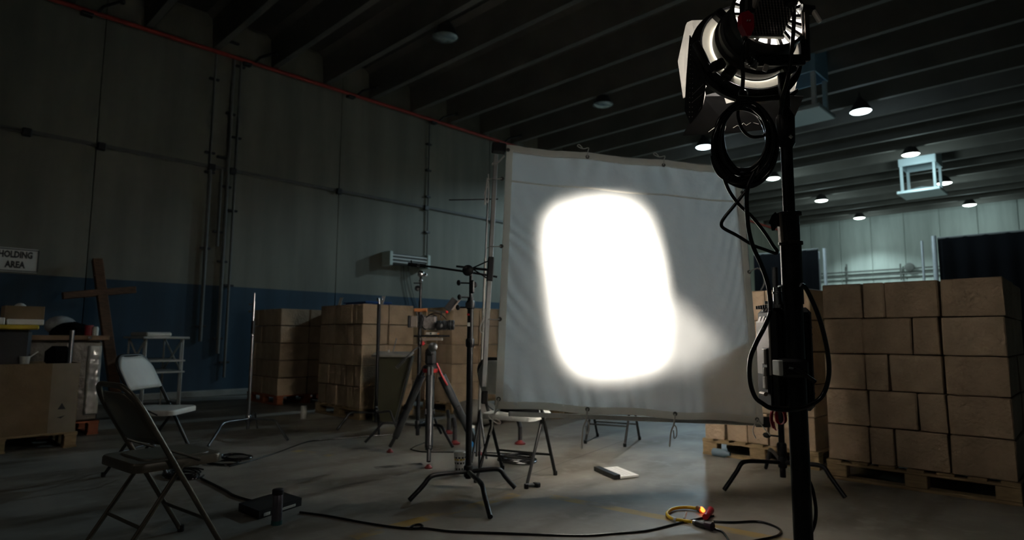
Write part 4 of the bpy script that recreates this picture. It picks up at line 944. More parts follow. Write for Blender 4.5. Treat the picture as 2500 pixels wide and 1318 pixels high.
# ballast hung on the pole
bl = empty('ballast_case', ds_(1915, 1005, .03), 'black finned electronic ballast case strapped to the tall black stand', 'ballast')
bcen = ds_(1918, 874, .085)
xb = (_r*math.cos(-.06)+_f*math.sin(-.06)).normalized(); yb_ = V((0, 0, 1)).cross(xb)
TBL = frame(bcen, xb, yb_, V((0, 0, 1)))      # x along screen right, y away, z up
BW, BD, BH = .118, .13, .295
MB(TBL).box((0, 0, 0), (BW, BD, BH), bev=.014).build('body', M['blackp'], bl, False)
for i in range(9): MB(TBL).box((-.045+i*.0115, -.066, 0), (.003, .006, BH*.86)).build('fin', M['blackp'], bl, False)
for i in range(6): MB(TBL).box((-.02+.0, -.05+i*.02, BH/2+.004), (.09, .004, .010)).build('top_fin', M['blackp'], bl, False)
# end plate facing the lamp beam side (screen left)
for q0, q1, w_ in ((( -.061, -.03, .146), (-.066, -.03, .10), .02), ((-.061, .0, .146), (-.066, .0, .10), .02), ((-.061, .03, .146), (-.066, .03, .10), .02)):
    MB(TBL).add([(q0[0]+.012, q0[1]-.003, .15), (q0[0]+.012, q0[1]+.003, .15), (q1[0], q1[1]+.012, .105), (q1[0], q1[1]-.012, .105), (q1[0]+.01, q1[1], .105)], [(0, 1, 2, 3), (0, 3, 4), (1, 4, 2), (0, 4, 1), (2, 4, 3)]).build('end_fin', M['greyplate'], bl, False)
MB(TBL).box((-.062, 0, .03), (.006, .11, .16), bev=.002).build('end_plate', M['greyplate'], bl, False)
MB(TBL).box((-.062, 0, -.09), (.006, .11, .09), bev=.002).build('lower_end_plate', M['blackp'], bl, False)
MB(TBL).box((-.064, -.025, -.035), (.012, .045, .13), bev=.003).build('latch_recess', M['blackp'], bl, False)
for z_, h_ in ((.005, .045), (-.04, .028), (-.07, .036)): MB(TBL).box((-.072, -.03, z_), (.008, .022 if h_ > .03 else .012, h_), bev=.002).build('latch', M['greyplate'], bl, False)
MB(TBL).tube([(-.075, -.04, -.103), (-.075, .0, -.103)], .006, 8).build('lower_catch', M['tan'], bl)
for z_ in (.09, .07, -.1, -.125): MB(TBL).tube([(BW/2-.002, -.03, z_), (BW/2+.008, -.03, z_)], .004, 8).build('side_screw', M['blackp'], bl)
cyl = ds_(1899, 735, .04); MB().lathe([(.016, -.02), (.017, -.01), (.013, -.008), (.012, .02), (.014, .022), (.014, .026), (.011, .028), (.011, .04)], 20, Matrix.Translation(cyl)).build('cable_socket', M['chrome'], bl)
MB().box((0, 0, 0), (.012, .006, .02), frame(ds_(1906, 698, .03), (CR+CU*.4).normalized(), (CU-CR*.4).normalized(), -CF), .002).build('foil_tag', M['steel'], bl, False)
for px in (1872, 1885, 1912, 1918): MB().lathe([(.006, 0), (.006, .008)], 10, Matrix.Translation(ds_(px, 742, .05))).build('top_screw', M['chrome'], bl)
cl = empty('super_clamp', ds_(1925, 925, -.02), 'black clamp with pale label fixing the ballast case to the pole', 'clamp')
TC2 = frame(ds_(1935, 898, -.03), xb, -yb_, V((0, 0, 1)))
MB(TC2).box((0, 0, 0), (.075, .05, .05), bev=.008).build('jaw', M['blackp'], cl, False)
MB(TC2).box((-.040, .0, 0.0), (.012, .052, .042), bev=.002).build('jaw_plate', M['whitel'], cl, False)
MB().tube([ds_(1925, 895, -.06), ds_(1950, 905, -.07), ds_(1990, 932, -.07)], .006, 10).build('handle', M['blackp'], cl)
MB().tube([ds_(1925, 895, -.07), ds_(1936, 897, -.072)], .007, 10).build('pivot_screw', M['chrome'], cl)
# red strap hook under the ballast
rs = empty('red_strap', ds_(1900, 1050, .0), 'bright red strap loops hanging below the ballast case', 'strap')
for P, w_ in (([(1905, 998), (1888, 1002), (1884, 1025), (1890, 1045)], .010), ([(1902, 998), (1915, 1008), (1918, 1028), (1908, 1036), (1898, 1028), (1896, 1000)], .010), ([(1889, 1030), (1893, 1048), (1899, 1050)], .006)):
    Q = smooth_path([ds_(x_, y_, -.02) for x_, y_ in P], 6); vs = []; 
    for p in Q:
        vs += [p-xb*w_*.45-CF*.004, p+xb*w_*.45-CF*.004+CF*.006, p+xb*w_*.45+CF*.004+CF*.006, p-xb*w_*.45+CF*.004]
    n = len(Q); fs = [(i*4+a_, i*4+(a_+1) % 4, i*4+4+(a_+1) % 4, i*4+4+a_) for i in range(n-1) for a_ in range(4)]+[(0, 1, 2, 3), (n*4-1, n*4-2, n*4-3, n*4-4)]
    MB().add(vs, fs).build('strap_loop', M['redtape'], rs)

# ------------------------------------------------------------------ video camera on tripod
tc = (fl(952, 1104)+fl(1046, 1143)+V((-4.00, 3.66, 0)))/3; tc.z = 0
dT = depth_of(tc+V((0, 0, .9)))
def dt_(px, py, d=0.0): return dep(px, py, dT+d)
tp = empty('tripod', tc, 'dark carbon video tripod with red trim carrying the film camera', 'tripod')
bowl = dt_(1051, 893)
for fx in (fl(952, 1104), fl(1046, 1143), V((-4.00, 3.66, 0))):
    top = bowl+(V((fx.x, fx.y, 0))-V((bowl.x, bowl.y, 0))).normalized()*.06; top.z = bowl.z-.01; ft = V((fx.x, fx.y, .02)); d = (ft-top)
    side = d.cross(V((0, 0, 1))).normalized()*.014
    q1 = top+d*.48; q2 = top+d*.82
    MB().tube([top+side, q1+side], .013, 8).tube([top-side, q1-side], .013, 8).build('leg', M['carbon'], tp)
    MB().tube([top+d*.1, q2], [.036, .031], 12).build('leg_stage', M['carbon'], tp)
    MB().box((0, 0, 0), (.082, .044, .05), along(q1, ft), .006).build('leg_lock', M['blackp'], tp, False)
    MB().tube([q2-d*.02, q2+d*.03], .026, 10).build('leg_lock', M['blackp'], tp)
    MB().tube([q2, ft+V((0, 0, .03))], .016, 8).build('lower_leg', M['blackp'], tp)
    MB().lathe([(.030, 0), (.031, .008), (.018, .02), (.012, .03)], 14, Matrix.Translation((fx.x, fx.y, 0))).build('foot', M['dimred'], tp)
    mid = top+d*.5
    MB().tube([V((bowl.x, bowl.y, .42)), top+d*.52], .008, 8).build('spreader_arm', M['black'], tp) if False else None
MB().lathe([(.05, -.05), (.062, -.02), (.062, .0), (.045, .01)], 22, Matrix.Translation(bowl)).build('bowl', M['blackp'], tp)
MB().lathe([(.060, -.055), (.064, -.045), (.064, -.025), (.060, -.02)], 22, Matrix.Translation(bowl)).build('red_collar', M['red'], tp)
q = dt_(1072, 915, -.05); MB().tube([dt_(1066, 886, -.04), dt_(1078, 915, -.04), dt_(1092, 940, -.02)], .008, 8).build('red_strap', M['red'], tp)
hdm = bowl+V((0, 0, .07)); TH = Matrix.Translation(hdm) @ Matrix.Rotation(yaw-.05, 4, 'Z')
MB(TH).box((0, 0, .0), (.085, .09, .13), bev=.02).build('fluid_head', M['blackp'], tp, False)
MB(TH).box((0, -.02, .05), (.07, .1, .07), bev=.02).build('head_block', M['blackp'], tp, False)
MB().lathe([(.034, -.01), (.038, 0), (.038, .02), (.02, .028)], 20, frame(dt_(1057, 847, -.08), CR, _u, -CF)).build('drag_dial', M['steel'], tp)
MB(Matrix.Translation(dt_(1053, 828)) @ Matrix.Rotation(yaw, 4, 'Z')).box((0, 0, 0), (.19, .08, .022), bev=.004).build('head_plate', M['tan'], tp, False)
MB().tube([dt_(1038, 835), dt_(1010, 855, -.05), dt_(975, 890, -.12)], .0075, 10).build('pan_handle', M['carbon'], tp)
MB().tube([dt_(988, 877, -.10), dt_(968, 898, -.13)], .014, 10).build('handle_grip', M['rubber'], tp)
MB().sphere(dt_(1032, 838, -.05), .02, 8).build('red_lever', M['red'], tp)
# film camera
vc = empty('film_camera', dt_(1055, 820), 'film camera with lens, side battery, wooden top handle and tilted monitor', 'camera')
TV = lambda px, py, d=0.0, rz=0.0: Matrix.Translation(dt_(px, py, d)) @ Matrix.Rotation(yaw+rz, 4, 'Z')
MB(TV(1049, 788)).box((0, 0, 0), (.115, .11, .12), bev=.012).build('body', mat('camera_shell', (.20, .18, .17), .4, .3, .4, 60), vc, False)
MB(TV(1012, 785)).box((0, 0, 0), (.062, .085, .095), bev=.006).build('battery', M['tan'], vc, False)
MB(TV(1000, 785)).box((0, 0, 0), (.018, .09, .10), bev=.004).build('battery_mount', M['blackp'], vc, False)
MB(TV(1029, 785)).box((0, 0, 0), (.03, .10, .115), bev=.004).build('rear_module', M['blackp'], vc, False)
fwd = CR.copy(); fwd.z = 0; fwd.normalize()
TLn = frame(dt_(1066, 793, -.03), _u, (-_f), fwd)
MB(TLn).lathe([(.034, .0), (.037, .01), (.037, .035), (.033, .037), (.033, .05), (.038, .052), (.038, .075), (.034, .078), (.034, .095), (.041, .1), (.041, .145), (.037, .148), (.030, .135), (.0, .13)], 26).build('lens', M['black'], vc)
for z_ in (.06, .118): MB(TLn).ring(.038, .0425, z_, z_+.006, 26).build('lens_ring', M['steel'], vc)
for k in range(7): MB().bar(dt_(1062+k*4, 786-k*.5, -.09), dt_(1068+k*4, 806, -.085), .006, .012, CF).build('strap_fold', M['rubber'], vc, False)
MB().sphere(dt_(1072, 796, -.075), .05, 14, sq=(.9, .6, .7)).build('hand_grip', M['blackp'], vc)
MB().bar(dt_(1010, 757), dt_(1044, 757), .03, .028, CF, .008).build('wooden_handle', M['knob'], vc, False)
MB().bar(dt_(1044, 757), dt_(1092, 763), .010, .018, CF, .002).build('top_rail', M['steel'], vc, False)
MB().bar(dt_(1015, 757), dt_(1019, 776), .010, .02, CF).build('handle_post', M['blackp'], vc, False); MB().bar(dt_(1078, 763), dt_(1076, 776), .010, .02, CF).build('handle_post', M['blackp'], vc, False)
MB().bar(dt_(1091, 757), dt_(1112, 730), .03, .062, CR+CU*.2, .003).build('monitor', M['blackp'], vc, False)
MB().bar(dt_(1104, 757, -.02), dt_(1122, 732, -.02), .02, .014, CR+CU*.2, .001).build('monitor_hood', M['tan'], vc, False)
MB().sphere(dt_(1091, 762, -.02), .013, 8).build('monitor_pivot', M['red'], vc)
for dd in (-.03, .03): MB().tube([dt_(1010, 820, dd), dt_(1098, 820, dd)], .0075, 10).build('support_rod', M['black'], vc)
MB(TV(1055, 814)).box((0, 0, 0), (.10, .07, .022), bev=.004).build('baseplate', M['greyplate'], vc, False)
MB().lathe([(.009, 0), (.009, .012)], 12, frame(dt_(1070, 814, -.05), CR, _u, -CF)).build('baseplate_screw', M['knob'], vc)
MB().lathe([(.009, 0), (.009, .012)], 12, frame(dt_(1052, 814, -.05), CR, _u, -CF)).build('baseplate_screw', M['chrome'], vc)
for k, P in enumerate(([(1028, 768), (1034, 778), (1030, 795), (1040, 805)], [(1046, 770), (1060, 764), (1078, 768), (1090, 780)], [(1024, 800), (1022, 815), (1030, 830), (1026, 850)], [(1040, 775), (1052, 768), (1066, 772)])):
    MB().tube(smooth_path([dt_(x_, y_, -.07) for x_, y_ in P], 5), .0035, 6).build('rig_cable', M['cable'], vc)
for px, py in ((1022, 788), (1033, 768), (1036, 796), (1046, 802)): MB().sphere(dt_(px, py, -.066), .006, 6).build('rig_screw', M['chrome'], vc)

# olive cart with tray top
c0 = fl(909, 1046); c1 = fl(966, 1040)
ct = empty('olive_cart', (c0.x, c0.y, 0), 'dark olive sloped panel cart with a thin grey tray behind the dark c-stand', 'cart')
dc2 = depth_of(c0)+.42
P = [dep(920, 868, dc2), dep(1004, 870, dc2), dep(962, 1042, dc2), dep(908, 1046, dc2)]; P[2].z = .02; P[3].z = .02
nn = _f*.25
MB().add([tuple(p) for p in P]+[tuple(p+nn) for p in P], [(0, 1, 2, 3), (7, 6, 5, 4), (0, 4, 5, 1), (1, 5, 6, 2), (2, 6, 7, 3), (3, 7, 4, 0)]).build('panel', M['olive'], ct, False)
MB().bar(dep(914, 864, dc2-.02), dep(1006, 865, dc2-.02), .025, .3, CF, .004).build('tray', M['grey'], ct, False)
MB().tube([dep(1006, 868, dc2-.05), dep(963, 1040, dc2-.10)], .010, 8).build('leg', M['blackp'], ct)
t = empty('pen_and_clip', dep(960, 862, dc2-.02), 'silver pen standing beside a small white clip on the olive cart tray', 'pen')
MB().tube([dep(959, 860, dc2-.02), dep(968, 826, dc2-.02)], .006, 8).build('pen', M['steel'], t); MB().box((0, 0, 0), (.02, .02, .03), Matrix.Translation(dep(949, 857, dc2-.02)), .004).build('clip', M['white'], t, False)

# things behind the tripod: red-footed low stand, bag
for (px, py, lb) in ((1110, 1084, 'small black equipment foot with red pad right of the tripod'), (1270, 1084, 'black equipment foot with red pad under the scrim\'s left part'), (1095, 1058, 'farther black equipment foot with red pad beside the tripod')):
    q = fl(px, py); t = empty('equipment_foot', q, lb, 'stand foot', 'red-padded equipment feet')
    MB().tube([q+V((0, 0, .03)), q+V((0, 0, .15)), q+V((-.08, .05, .22))], .02, 8).build('leg', M['blackp'], t); MB().lathe([(.05, 0), (.052, .012), (.025, .03), (.018, .04)], 14, Matrix.Translation(q)).build('pad', M['dimred'], t)
q = fl(1108, 1052)+V((-.2, .5, 0)); q.z = 0
tag(center_obj(MB(Matrix.Translation(q)).sphere((0, 0, .14), .30, 16, sq=(1.1, .7, .48)).build('cloth_bundle', M['grey'])), 'rumpled grey cloth bundle on the floor behind the tripod', 'cloth')

# objects on the chair behind the scrim
sq_ = V((-3.17, 3.25, .463))
jk = MB(Matrix.Translation(sq_) @ Matrix.Rotation(PI+.34, 4, 'Z')); vs = []
for j in range(9):
    for i in range(17):
        th = PI/2*j/8; ph = 2*PI*i/16; r0 = 1+.18*NZ.noise(V((math.cos(ph)*2, math.sin(ph)*2, j*.5))); vs.append((.15*r0*math.cos(th)*math.cos(ph), -.06+.11*r0*math.cos(th)*math.sin(ph), .17*r0*math.sin(th)))
jk.add(vs, [(j*17+i, j*17+i+1, j*17+18+i, j*17+17+i) for j in range(8) for i in range(16)])
tag(center_obj(jk.build('black_jacket', M['drape'])), 'crumpled black jacket lying on the white chair behind the scrim', 'jacket')
# book, clamp, bottle, cup
A_, B_, C_, = fl(1450, 1150), fl(1500, 1172), fl(1560, 1166); D_ = A_+(C_-B_)
bk = empty('clapperboard', (A_+C_)/2, 'white clapperboard with a dark hinged edge lying on the floor below the scrim', 'clapperboard')
def quad(P, z0, z1, nm, m, par): 
    return MB().add([(p.x, p.y, z0) for p in P]+[(p.x, p.y, z1) for p in P], [(3, 2, 1, 0), (4, 5, 6, 7), (0, 1, 5, 4), (1, 2, 6, 5), (2, 3, 7, 6), (3, 0, 4, 7)]).build(nm, m, par, False)
e1, e2 = A_.lerp(D_, .24), B_.lerp(C_, .24)
quad([e1, e2, C_, D_], .006, .020, 'board', M['paper'], bk); quad([A_, B_, e2, e1], .004, .034, 'clap_stick', M['blackp'], bk)
for k_ in (.3, .5, .7): 
    a1, b1 = e1.lerp(D_, k_), e2.lerp(C_, k_); quad([a1.lerp(b1, .1), a1.lerp(b1, .9), a1.lerp(b1, .9)+(C_-B_)*.01, a1.lerp(b1, .1)+(C_-B_)*.01], .0195, .0205, 'ruled_line', M['grey'], bk)
q = fl(1310, 1189); t = empty('small_clamp', q, 'small steel and black clamp on the floor by the white chair leg', 'clamp')
MB().tube([q+_r*-.07+V((0, 0, .015)), q+_r*.0+V((0, 0, .015))], .012, 8).build('screw', M['steel'], t); MB().box((q.x, q.y, .016), (.05, .035, .03), bev=.006).build('jaw', M['blackp'], t, False)
q = fl(1122, 1158)
t = empty('paper_cup', q, 'white paper coffee cup with yellow and black bands standing by the c-stand', 'cup')
hC = .155
def rr_(z): return .030+(.043-.030)*z/hC
MB(Matrix.Translation(q)).lathe([(rr_(0), 0), (rr_(hC), hC), (rr_(hC)+.002, hC+.004), (rr_(hC)-.004, hC+.002), (rr_(0)-.003, .006), (0, .006)], 28, caps=False).build('cup_wall', M['paper'], t)
MB(Matrix.Translation(q)).lathe([(rr_(hC), hC), (rr_(hC)+.004, hC+.003), (.040, hC+.012), (0, hC+.012)], 28, caps=False).build('lid', M['white'], t)
cm = [mat('cup_yellow', (.62, .42, .04), .5), mat('cup_black', (.02, .02, .02), .5)]
for band, (za, zb2, mi) in enumerate(((.012, .034, 0), (.034, .050, 1), (.078, .092, 1), (.118, .130, 1), (.104, .117, 0))):
    for k in range(10):
        a0 = 2*PI*k/10+band*.3
        MB(Matrix.Translation(q)).lathe([(rr_(za)+.0006, za), (rr_(zb2)+.0006, zb2)], 4, None, False, a0, a0+2*PI/10*(.62 if mi else .8)).build('printed_patch', cm[mi], t)
q = fl(1153, 1103); t = empty('water_bottle', q, 'blue-labelled plastic water bottle standing behind the c-stand column', 'bottle')
MB(Matrix.Translation(q)).lathe([(.03, 0), (.033, .01), (.033, .14), (.014, .19), (.014, .21)], 18).build('body', mat('bottle_plastic', (.15, .22, .28), .12, 0, spec=.8), t)
MB(Matrix.Translation(q)).lathe([(.0335, .05), (.0335, .12)], 18, caps=False).build('wrapper', mat('bottle_blue', (.03, .22, .55), .4), t); MB(Matrix.Translation(q)).lathe([(.016, .205), (.016, .225)], 14).build('cap', M['white'], t)

# white post on the floor at the rear
q = fl(741, 1022); tag(center_obj(MB(Matrix.Translation(q)).lathe([(.035, 0), (.035, .15), (.03, .155)], 16).build('floor_post', M['white'])), 'short pale post on the floor in front of the second rear stack', 'post')
# foreground case with metal stub
A_, B_, C_ = fl(582, 1248), fl(632, 1268), fl(736, 1234); D_ = A_+(C_-B_)
t = empty('flat_case', (A_+C_)/2, 'flat black case lying on the floor at the end of the front cable', 'case')
quad([A_, B_, C_, D_], .0, .045, 'shell', M['blackp'], t); quad([B_.lerp(C_, .12), B_.lerp(C_, .25), B_.lerp(C_, .25)-_f*.012, B_.lerp(C_, .12)-_f*.012], .01, .025, 'pale_stripe', M['white'], t)
quad([B_.lerp(C_, .55), B_.lerp(C_, .85), B_.lerp(C_, .85)-_f*.012, B_.lerp(C_, .55)-_f*.012], .01, .022, 'pale_stripe', M['white'], t)
q = fl(675, 1280); t = empty('metal_canister', q, 'upright dull metal canister in front of the flat black case', 'canister')
MB(Matrix.Translation(q)).lathe([(.026, 0), (.027, .01), (.027, .155), (.023, .16)], 24).build('barrel', mat('violet_grey_metal', (.16, .15, .18), .3, .8), t); MB(Matrix.Translation(q)).lathe([(.028, .155), (.03, .16), (.03, .18), (.024, .185)], 24).build('rim', M['blackp'], t)
MB(Matrix.Translation(q)).lathe([(.0285, 0), (.0285, .022)], 24).build('base_band', mat('teal_rubber', (.02, .10, .10), .5), t)

# ------------------------------------------------------------------ floor cables
def fcable(name, pts, r_, label, m=None, z=0.0, cat='cable'):
    P = [fl(x_, y_, 0)+V((0, 0, r_+z)) for x_, y_ in pts]
    o = MB().tube(smooth_path(P, 6), r_, 8).build(name, m or M['cable']); center_obj(o); return tag(o, label, cat, 'cables on the floor')
fcable('floor_cable', [(732, 1253), (800, 1262), (880, 1277), (950, 1288), (1000, 1293), (1040, 1293), (1100, 1300), (1180, 1303), (1300, 1307), (1420, 1310), (1500, 1305), (1580, 1298), (1640, 1284), (1700, 1270), (1742, 1262)], .006, 'long black cable crossing the floor from the flat case to the red plug')
fcable('floor_cable', [(1000, 1293), (1010, 1285), (1025, 1283), (1032, 1288), (1020, 1293), (1002, 1292)], .006, 'small loop kinked in the long front cable')
fcable('floor_cable', [(490, 1170), (520, 1185), (550, 1200), (570, 1212), (600, 1222), (625, 1228)], .008, 'black cable running from the cable bundle to the flat case')
fcable('floor_cable', [(1742, 1276), (1790, 1278), (1850, 1276), (1890, 1287), (1907, 1300), (1895, 1312), (1850, 1322), (1800, 1332)], .0065, 'black cable curving right of the red plug and out of frame')
fcable('floor_cable', [(1740, 1293), (1762, 1300), (1775, 1315), (1782, 1330)], .006, 'short black lead leaving the dark plug towards the camera')
fcable('floor_cable', [(560, 1140), (600, 1130), (640, 1118), (680, 1105), (720, 1090), (760, 1078), (830, 1072), (900, 1066), (960, 1062)], .006, 'thin dark cable curving past the chrome stand')
fcable('floor_cable', [(1002, 1098), (1030, 1104), (1080, 1105), (1150, 1106), (1230, 1108), (1300, 1110), (1345, 1112)], .005, 'thin cable on the floor behind the tripod\'s middle leg')
fcable('floor_cable', [(1002, 1098), (1015, 1090), (1040, 1080), (1050, 1066)], .005, 'thin cable curling up beside the tripod\'s middle leg')
def coil(px, py, rx, ry, n, r_, label, seed):
    rnd = random.Random(seed); P = []
    for i in range(n*14):
        a_ = 2*PI*i/14; k = 1+.25*math.sin(i*.37+seed)-.1*rnd.random(); q = fl(px+rx*k*math.cos(a_)+3*math.sin(i*.21), py+ry*k*math.sin(a_)); q.z = r_+.006*(i/14)*.9; P.append(q)
    o = MB().tube(smooth_path(P, 3), r_, 7).build('cable_coil', M['cable']); center_obj(o); tag(o, label, 'cable', 'coiled cables on the floor')
coil(447, 1162, 42, 9, 5, .006, 'tangled black cable bundle on the floor behind the brown chair', 1)
coil(575, 1118, 36, 6, 3, .006, 'loose cable coil left of the chrome c-stand', 2)
coil(1262, 1128, 40, 9, 6, .007, 'black cable coil on the floor under the white chair', 3)
coil(550, 1133, 40, 5, 2, .006, 'flatter loose cable coil just in front of another, left of the chrome stand', 5)
# yellow cord loop with plugs
yc = empty('yellow_adapter_cord', fl(1690, 1275), 'yellow adapter cord looped on the floor with a red plug', 'cord')
P = [fl(x_, y_)+V((0, 0, .013)) for x_, y_ in ((1705, 1247), (1680, 1244), (1655, 1245), (1638, 1250), (1629, 1259), (1633, 1267), (1645, 1273), (1665, 1276), (1690, 1280))]
MB().tube(smooth_path(P, 6), .0095, 10).build('yellow_jacket', M['yellowc'], yc)
MB().tube([fl(1641, 1271)+V((0, 0, .013)), fl(1651, 1275)+V((0, 0, .013))], .0105, 10).build('white_tape', M['white'], yc)
MB().tube([fl(1670, 1276)+V((0, 0, .02)), fl(1675, 1264)+V((0, 0, .03))], .007, 8).build('clear_tie', M['white'], yc)
MB().tube([fl(1704, 1247)+V((0, 0, .016)), fl(1713, 1253)+V((0, 0, .016))], .015, 10).build('lit_plug', M['knob'], yc)
MB().tube([fl(1713, 1251)+V((0, 0, .022)), fl(1717, 1256)+V((0, 0, .022))], .011, 10).build('plug_lamp', M['orangelamp'], yc)
MB().tube([fl(1722, 1272)+V((0, 0, .022)), fl(1735, 1256)+V((0, 0, .026))], [.016, .021], 12).build('red_plug', M['redtape'], yc)
MB().tube([fl(1692, 1281)+V((0, 0, .014)), fl(1702, 1283)+V((0, 0, .014))], .013, 10).build('silver_collar', M['steel'], yc)
MB().tube([fl(1700, 1284)+V((0, 0, .016)), fl(1722, 1291)+V((0, 0, .016))], .016, 12).build('connector', M['blackp'], yc)
MB().tube([fl(1722, 1291)+V((0, 0, .022)), fl(1740, 1296)+V((0, 0, .022))], [.018, .024], 8).build('dark_plug', mat('dark_plum', (.04, .02, .04), .5), yc)

# ------------------------------------------------------------------ clutter at far left
pallet(-7.44, -6.77, .20, 1.30, 'yellowish wooden pallet under the big open cardboard box', M['wood'])
bb = empty('cardboard_box', (-7.3, .74, .137), 'big open-topped cardboard box on a pallet at the left edge', 'box')
X0, X1, Y0, Y1, Z0, Z1 = -7.42, -6.80, .22, 1.28, .137, .745
Y1b = 1.08
MB().box((X1, (Y0+Y1b)/2, (Z0+Z1)/2), (.012, Y1b-Y0, Z1-Z0)).build('side_panel', M['cartond'], bb, False)
MB().box((X1+.004, (Y1b+Y1)/2, (Z0+Z1)/2), (.012, Y1-Y1b, Z1-Z0)).build('side_panel', mat('pale_cardboard', (.26, .22, .16), .85, 0, .15, 6), bb, False)
for c_, d_ in ((((X0+X1)/2, Y0, (Z0+Z1)/2), (X1-X0, .012, Z1-Z0)), (((X0+X1)/2, Y1, (Z0+Z1)/2), (X1-X0, .012, Z1-Z0)), ((X0, (Y0+Y1)/2, (Z0+Z1)/2), (.012, Y1-Y0, Z1-Z0)), (((X0+X1)/2, (Y0+Y1)/2, Z0+.006), (X1-X0, Y1-Y0, .012))):
    MB().box(c_, d_).build('side_panel', M['cartond'], bb, False)
MB(frame((X1+.012, 1.17, .36), (0, 1, 0), (0, 0, 1), (1, 0, 0))).prism([(-.03, -.02), (.03, -.02), (0, .035)], 0, .001).prism([(-.03, -.09), (.03, -.075), (.0, -.10)], 0, .001).build('printed_mark', M['blackp'], bb, False)
tag(center_obj(MB().box((-7.11, .72, .43), (.56, .9, .54), bev=.03).build('packed_contents', M['blackp'], None, False)), 'dark wrapped contents filling the big cardboard box', 'contents')
# black bin with yellow lid standing in it
q = V((-7.10, .62, .71))
t = empty('storage_bin', q, 'black storage bin with a yellow lid standing on the big cardboard box', 'bin')
zl_ = on(60, 803, 0, -6.9).z
MB().box((q.x-.02, q.y-.05, (.71+zl_)/2), (.48, .72, zl_-.71), bev=.03).build('body', M['blackp'], t, False)
MB().box((q.x-.02, q.y-.05, zl_+.015), (.54, .80, .04), bev=.01).build('lid', M['yellow'], t, False)
zt2 = zl_+.036
# carton on the bin
t = empty('open_carton', (-7.1, .72, zt2), 'open kraft carton standing on the yellow bin lid', 'box')
ya, yb2 = on(12, 780, 0, -6.98).y, on(106, 780, 0, -6.98).y; zc = on(60, 747, 0, -6.98).z
ym = (ya+yb2)/2
MB().box((-6.98, ym, (zt2+zc)/2), (.008, yb2-ya, zc-zt2)).build('front_panel', M['cartond'], t, False); MB().box((-7.25, ym, (zt2+zc)/2), (.008, yb2-ya, zc-zt2)).build('back_panel', M['carton2'], t, False)
for yy in (ya, yb2): MB().box((-7.115, yy, (zt2+zc)/2), (.27, .008, zc-zt2)).build('end_panel', M['carton2'], t, False)
tag(center_obj(MB().sphere((-7.08, on(50, 745, 0, -7.08).y, zc-.02), .05, 14).box((-7.08, on(50, 745, 0, -7.08).y, (zt2+zc-.06)/2), (.06, .06, zc-zt2-.06)).build('white_lid_jar', M['white'])), 'round white-lidded jar sticking out of the open kraft carton', 'jar')
tag(center_obj(MB().box((-6.945, on(62, 790, 0, -6.94).y, zt2+.025), (.05, .26, .05), bev=.006).build('paper_pack', M['paper'], None, False)), 'white paper pack lying in front of the open kraft carton', 'pack')
# stack of papers at far left edge
tag(center_obj(MB().box((-6.98, on(2, 790, 0, -6.98).y-.06, zt2+.03), (.2, .15, .06), bev=.004).build('paper_stack', M['paper'], None, False)), 'small stack of white papers on the yellow lid at the picture edge', 'papers')
# plastic cup with spoon on the box rim
q = on(58, 903, 0, -6.86); q.z = .72
t = empty('plastic_cup', q, 'small white plastic cup with a spoon standing in front of the black bin', 'cup')
MB(Matrix.Translation(q)).lathe([(.03, 0), (.04, .09), (.042, .09), (.037, .085), (.027, .005)], 20).build('cup_wall', M['white'], t)
MB().tube([q+V((0, 0, .05)), q+V((.0, .09, .13))], .005, 6).build('spoon', M['white'], t)
tag(center_obj(MB().box((-6.98, on(142, 880, 0, -6.98).y, .80), (.24, .19, .19), bev=.05).build('black_case', M['drape'], None, False)), 'small rounded black case beside the black bin', 'case')
q = on(168, 895, 0, -6.84); q2 = on(177, 806, 0, -6.84); tag(center_obj(MB().tube([V((q.x, q.y, .62)), q2], .018, 14).build('metal_tube', M['steel'])), 'shiny upright metal tube sticking out of the big cardboard box', 'tube')
# wrapped pallet load behind
pallet(-8.5, -7.50, .70, 1.62, 'orange-painted pallet under the plastic-wrapped load', M['orange'])
t = empty('wrapped_load', (-8.0, 1.15, .137), 'plastic-wrapped load with glossy folds behind the big cardboard box', 'load')
zt3 = on(205, 832, 0, -7.52).z
MB().box((-8.0, 1.15, (.137+zt3)/2), (.97, .90, zt3-.137), bev=.02).build('wrapped_boxes', mat('wrapped_brown', (.16, .13, .10), .3, 0, .4, 9, .5, 16), t, False)
vs = []; n = 60
for i in range(n+1):
    z = .2+(zt3-.25)*i/n
    for k in range(5): vs.append((-7.505+.010*NZ.noise(V((z*22, k*.9, 1))), 1.475+.03*k, z))
o_ = MB().add(vs, [(i*5+k, i*5+k+1, i*5+6+k, i*5+5+k) for i in range(n) for k in range(4)]).build('plastic_fold', mat('shiny_film', (.45, .44, .42), .12, .2, spec=1.0), t)
sm = o_.modifiers.new('s', 'SOLIDIFY'); sm.thickness = .003
t = empty('timber_plank', (-8.0, 1.15, zt3), 'brown timber board lying across the plastic-wrapped load', 'board')
MB().box((-8.0, 1.17, zt3+.03), (1.05, .96, .05), bev=.006).build('plank', mat('warm_board', (.24, .14, .07), .6, 0, .3, 6), t, False); MB().sphere((-7.46, 1.47, zt3+.03), .02, 8).build('shiny_knob', M['chrome'], t)
zp = zt3+.055
tag(center_obj(MB().sphere((-7.9, on(150, 775, 0, -7.9).y, zp+.10), .12, 16, sq=(.9, 1.2, .85)).build('white_bag', mat('bag_plastic', (.42, .44, .46), .25, 0, .4, 9, .8, 12))), 'crumpled white plastic bag on the board left of the cross', 'bag')
b = MB(); vs = []
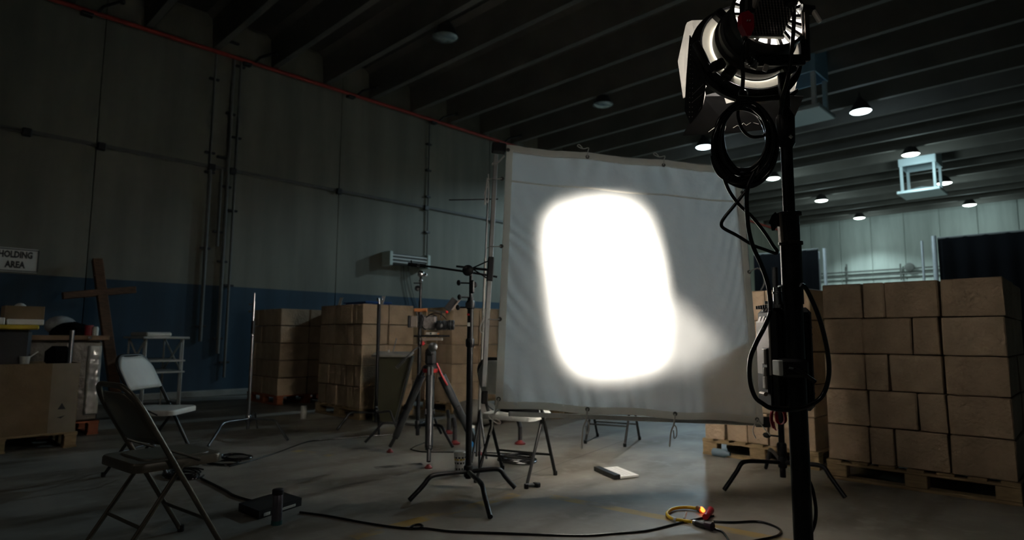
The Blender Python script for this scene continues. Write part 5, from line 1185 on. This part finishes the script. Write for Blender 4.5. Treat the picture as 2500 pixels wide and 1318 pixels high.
for j in range(7):
    for i in range(17):
        th = PI/2*j/6; ph = 2*PI*i/16; r0 = 1+.25*NZ.noise(V((math.cos(ph)*2, math.sin(ph)*2, j*.6+4))); vs.append((-7.78+.18*r0*math.cos(th)*math.cos(ph), on(180, 800, 0, -7.75).y+.20*r0*math.cos(th)*math.sin(ph), zp-.0+.13*r0*math.sin(th)))
b.add(vs, [(j*17+i, j*17+i+1, j*17+18+i, j*17+17+i) for j in range(6) for i in range(16)])
tag(center_obj(b.build('black_bag', M['drape'])), 'slumped black bag on the board behind the yellow bin lid', 'bag')
tag(center_obj(MB(Matrix.Translation((-7.58, on(218, 800, 0, -7.58).y, zp))).lathe([(.04, 0), (.04, .1), (.035, .105)], 16).build('red_tin', mat('dull_red', (.25, .02, .03), .5))), 'dull red tin on the right end of the board', 'tin')
tag(center_obj(MB(Matrix.Translation((-7.54, on(234, 800, 0, -7.54).y, zp))).lathe([(.025, 0), (.028, .07), (.02, .09)], 14).build('white_bottle', M['white'])), 'small white bottle beside the red tin on the board', 'bottle')
# white folding table with crossed legs behind the white chair
tcx = on(350, 838, 1, 2.75); 
t = empty('folding_table', (-9.4, 2.6, 0), 'white table with crossed legs and a lower shelf behind the white chair', 'table')
zt4 = on(330, 824, 1, 2.35).z; xr_ = on(355, 835, 1, 2.35).x; xl_ = xr_-.95
MB().box(((xr_+xl_)/2, 2.6, zt4), (xr_-xl_, .55, .03), bev=.006).build('tabletop', M['white'], t, False)
for yy in (2.38, 2.82):
    for a_, b_ in ((xl_+.1, xr_-.1), (xr_-.1, xl_+.1)): MB().tube([(a_, yy, zt4-.02), (b_, yy, zt4-.45)], .012, 8).build('cross_leg', M['white'], t)
    for x_ in (xl_+.08, xr_-.08, xr_-.16): MB().tube([(x_, yy, 0), (x_, yy, zt4-.02)], .012, 8).build('leg', M['white'], t)
MB().box(((xr_+xl_)/2, 2.6, zt4-.30), (xr_-xl_-.1, .5, .02)).build('shelf', M['white'], t, False); MB().box(((xr_+xl_)/2, 2.6, .52), (xr_-xl_-.1, .5, .02)).build('shelf', M['white'], t, False)
tag(center_obj(MB().box(((xr_+xl_)/2-.06, 2.55, zt4+.045), (.75, .3, .055), bev=.015).build('white_roll', M['white'], None, False)), 'long white pack lying on the white table', 'pack')
for i, (x_, h_, m2, lb) in enumerate(((-.20, .16, 'tan', 'tan can on the lower shelf of the white table'), (-.08, .14, 'blackp', 'black can on the lower shelf of the white table'), (-.34, .12, 'white', 'white can on the lower shelf of the white table'))):
    tag(center_obj(MB(Matrix.Translation((xr_-.4+x_, 2.45, .53))).lathe([(.045, 0), (.048, .005), (.048, h_-.01), (.044, h_)], 18).build('can', M[m2])), lb, 'can', 'cans under the white table')
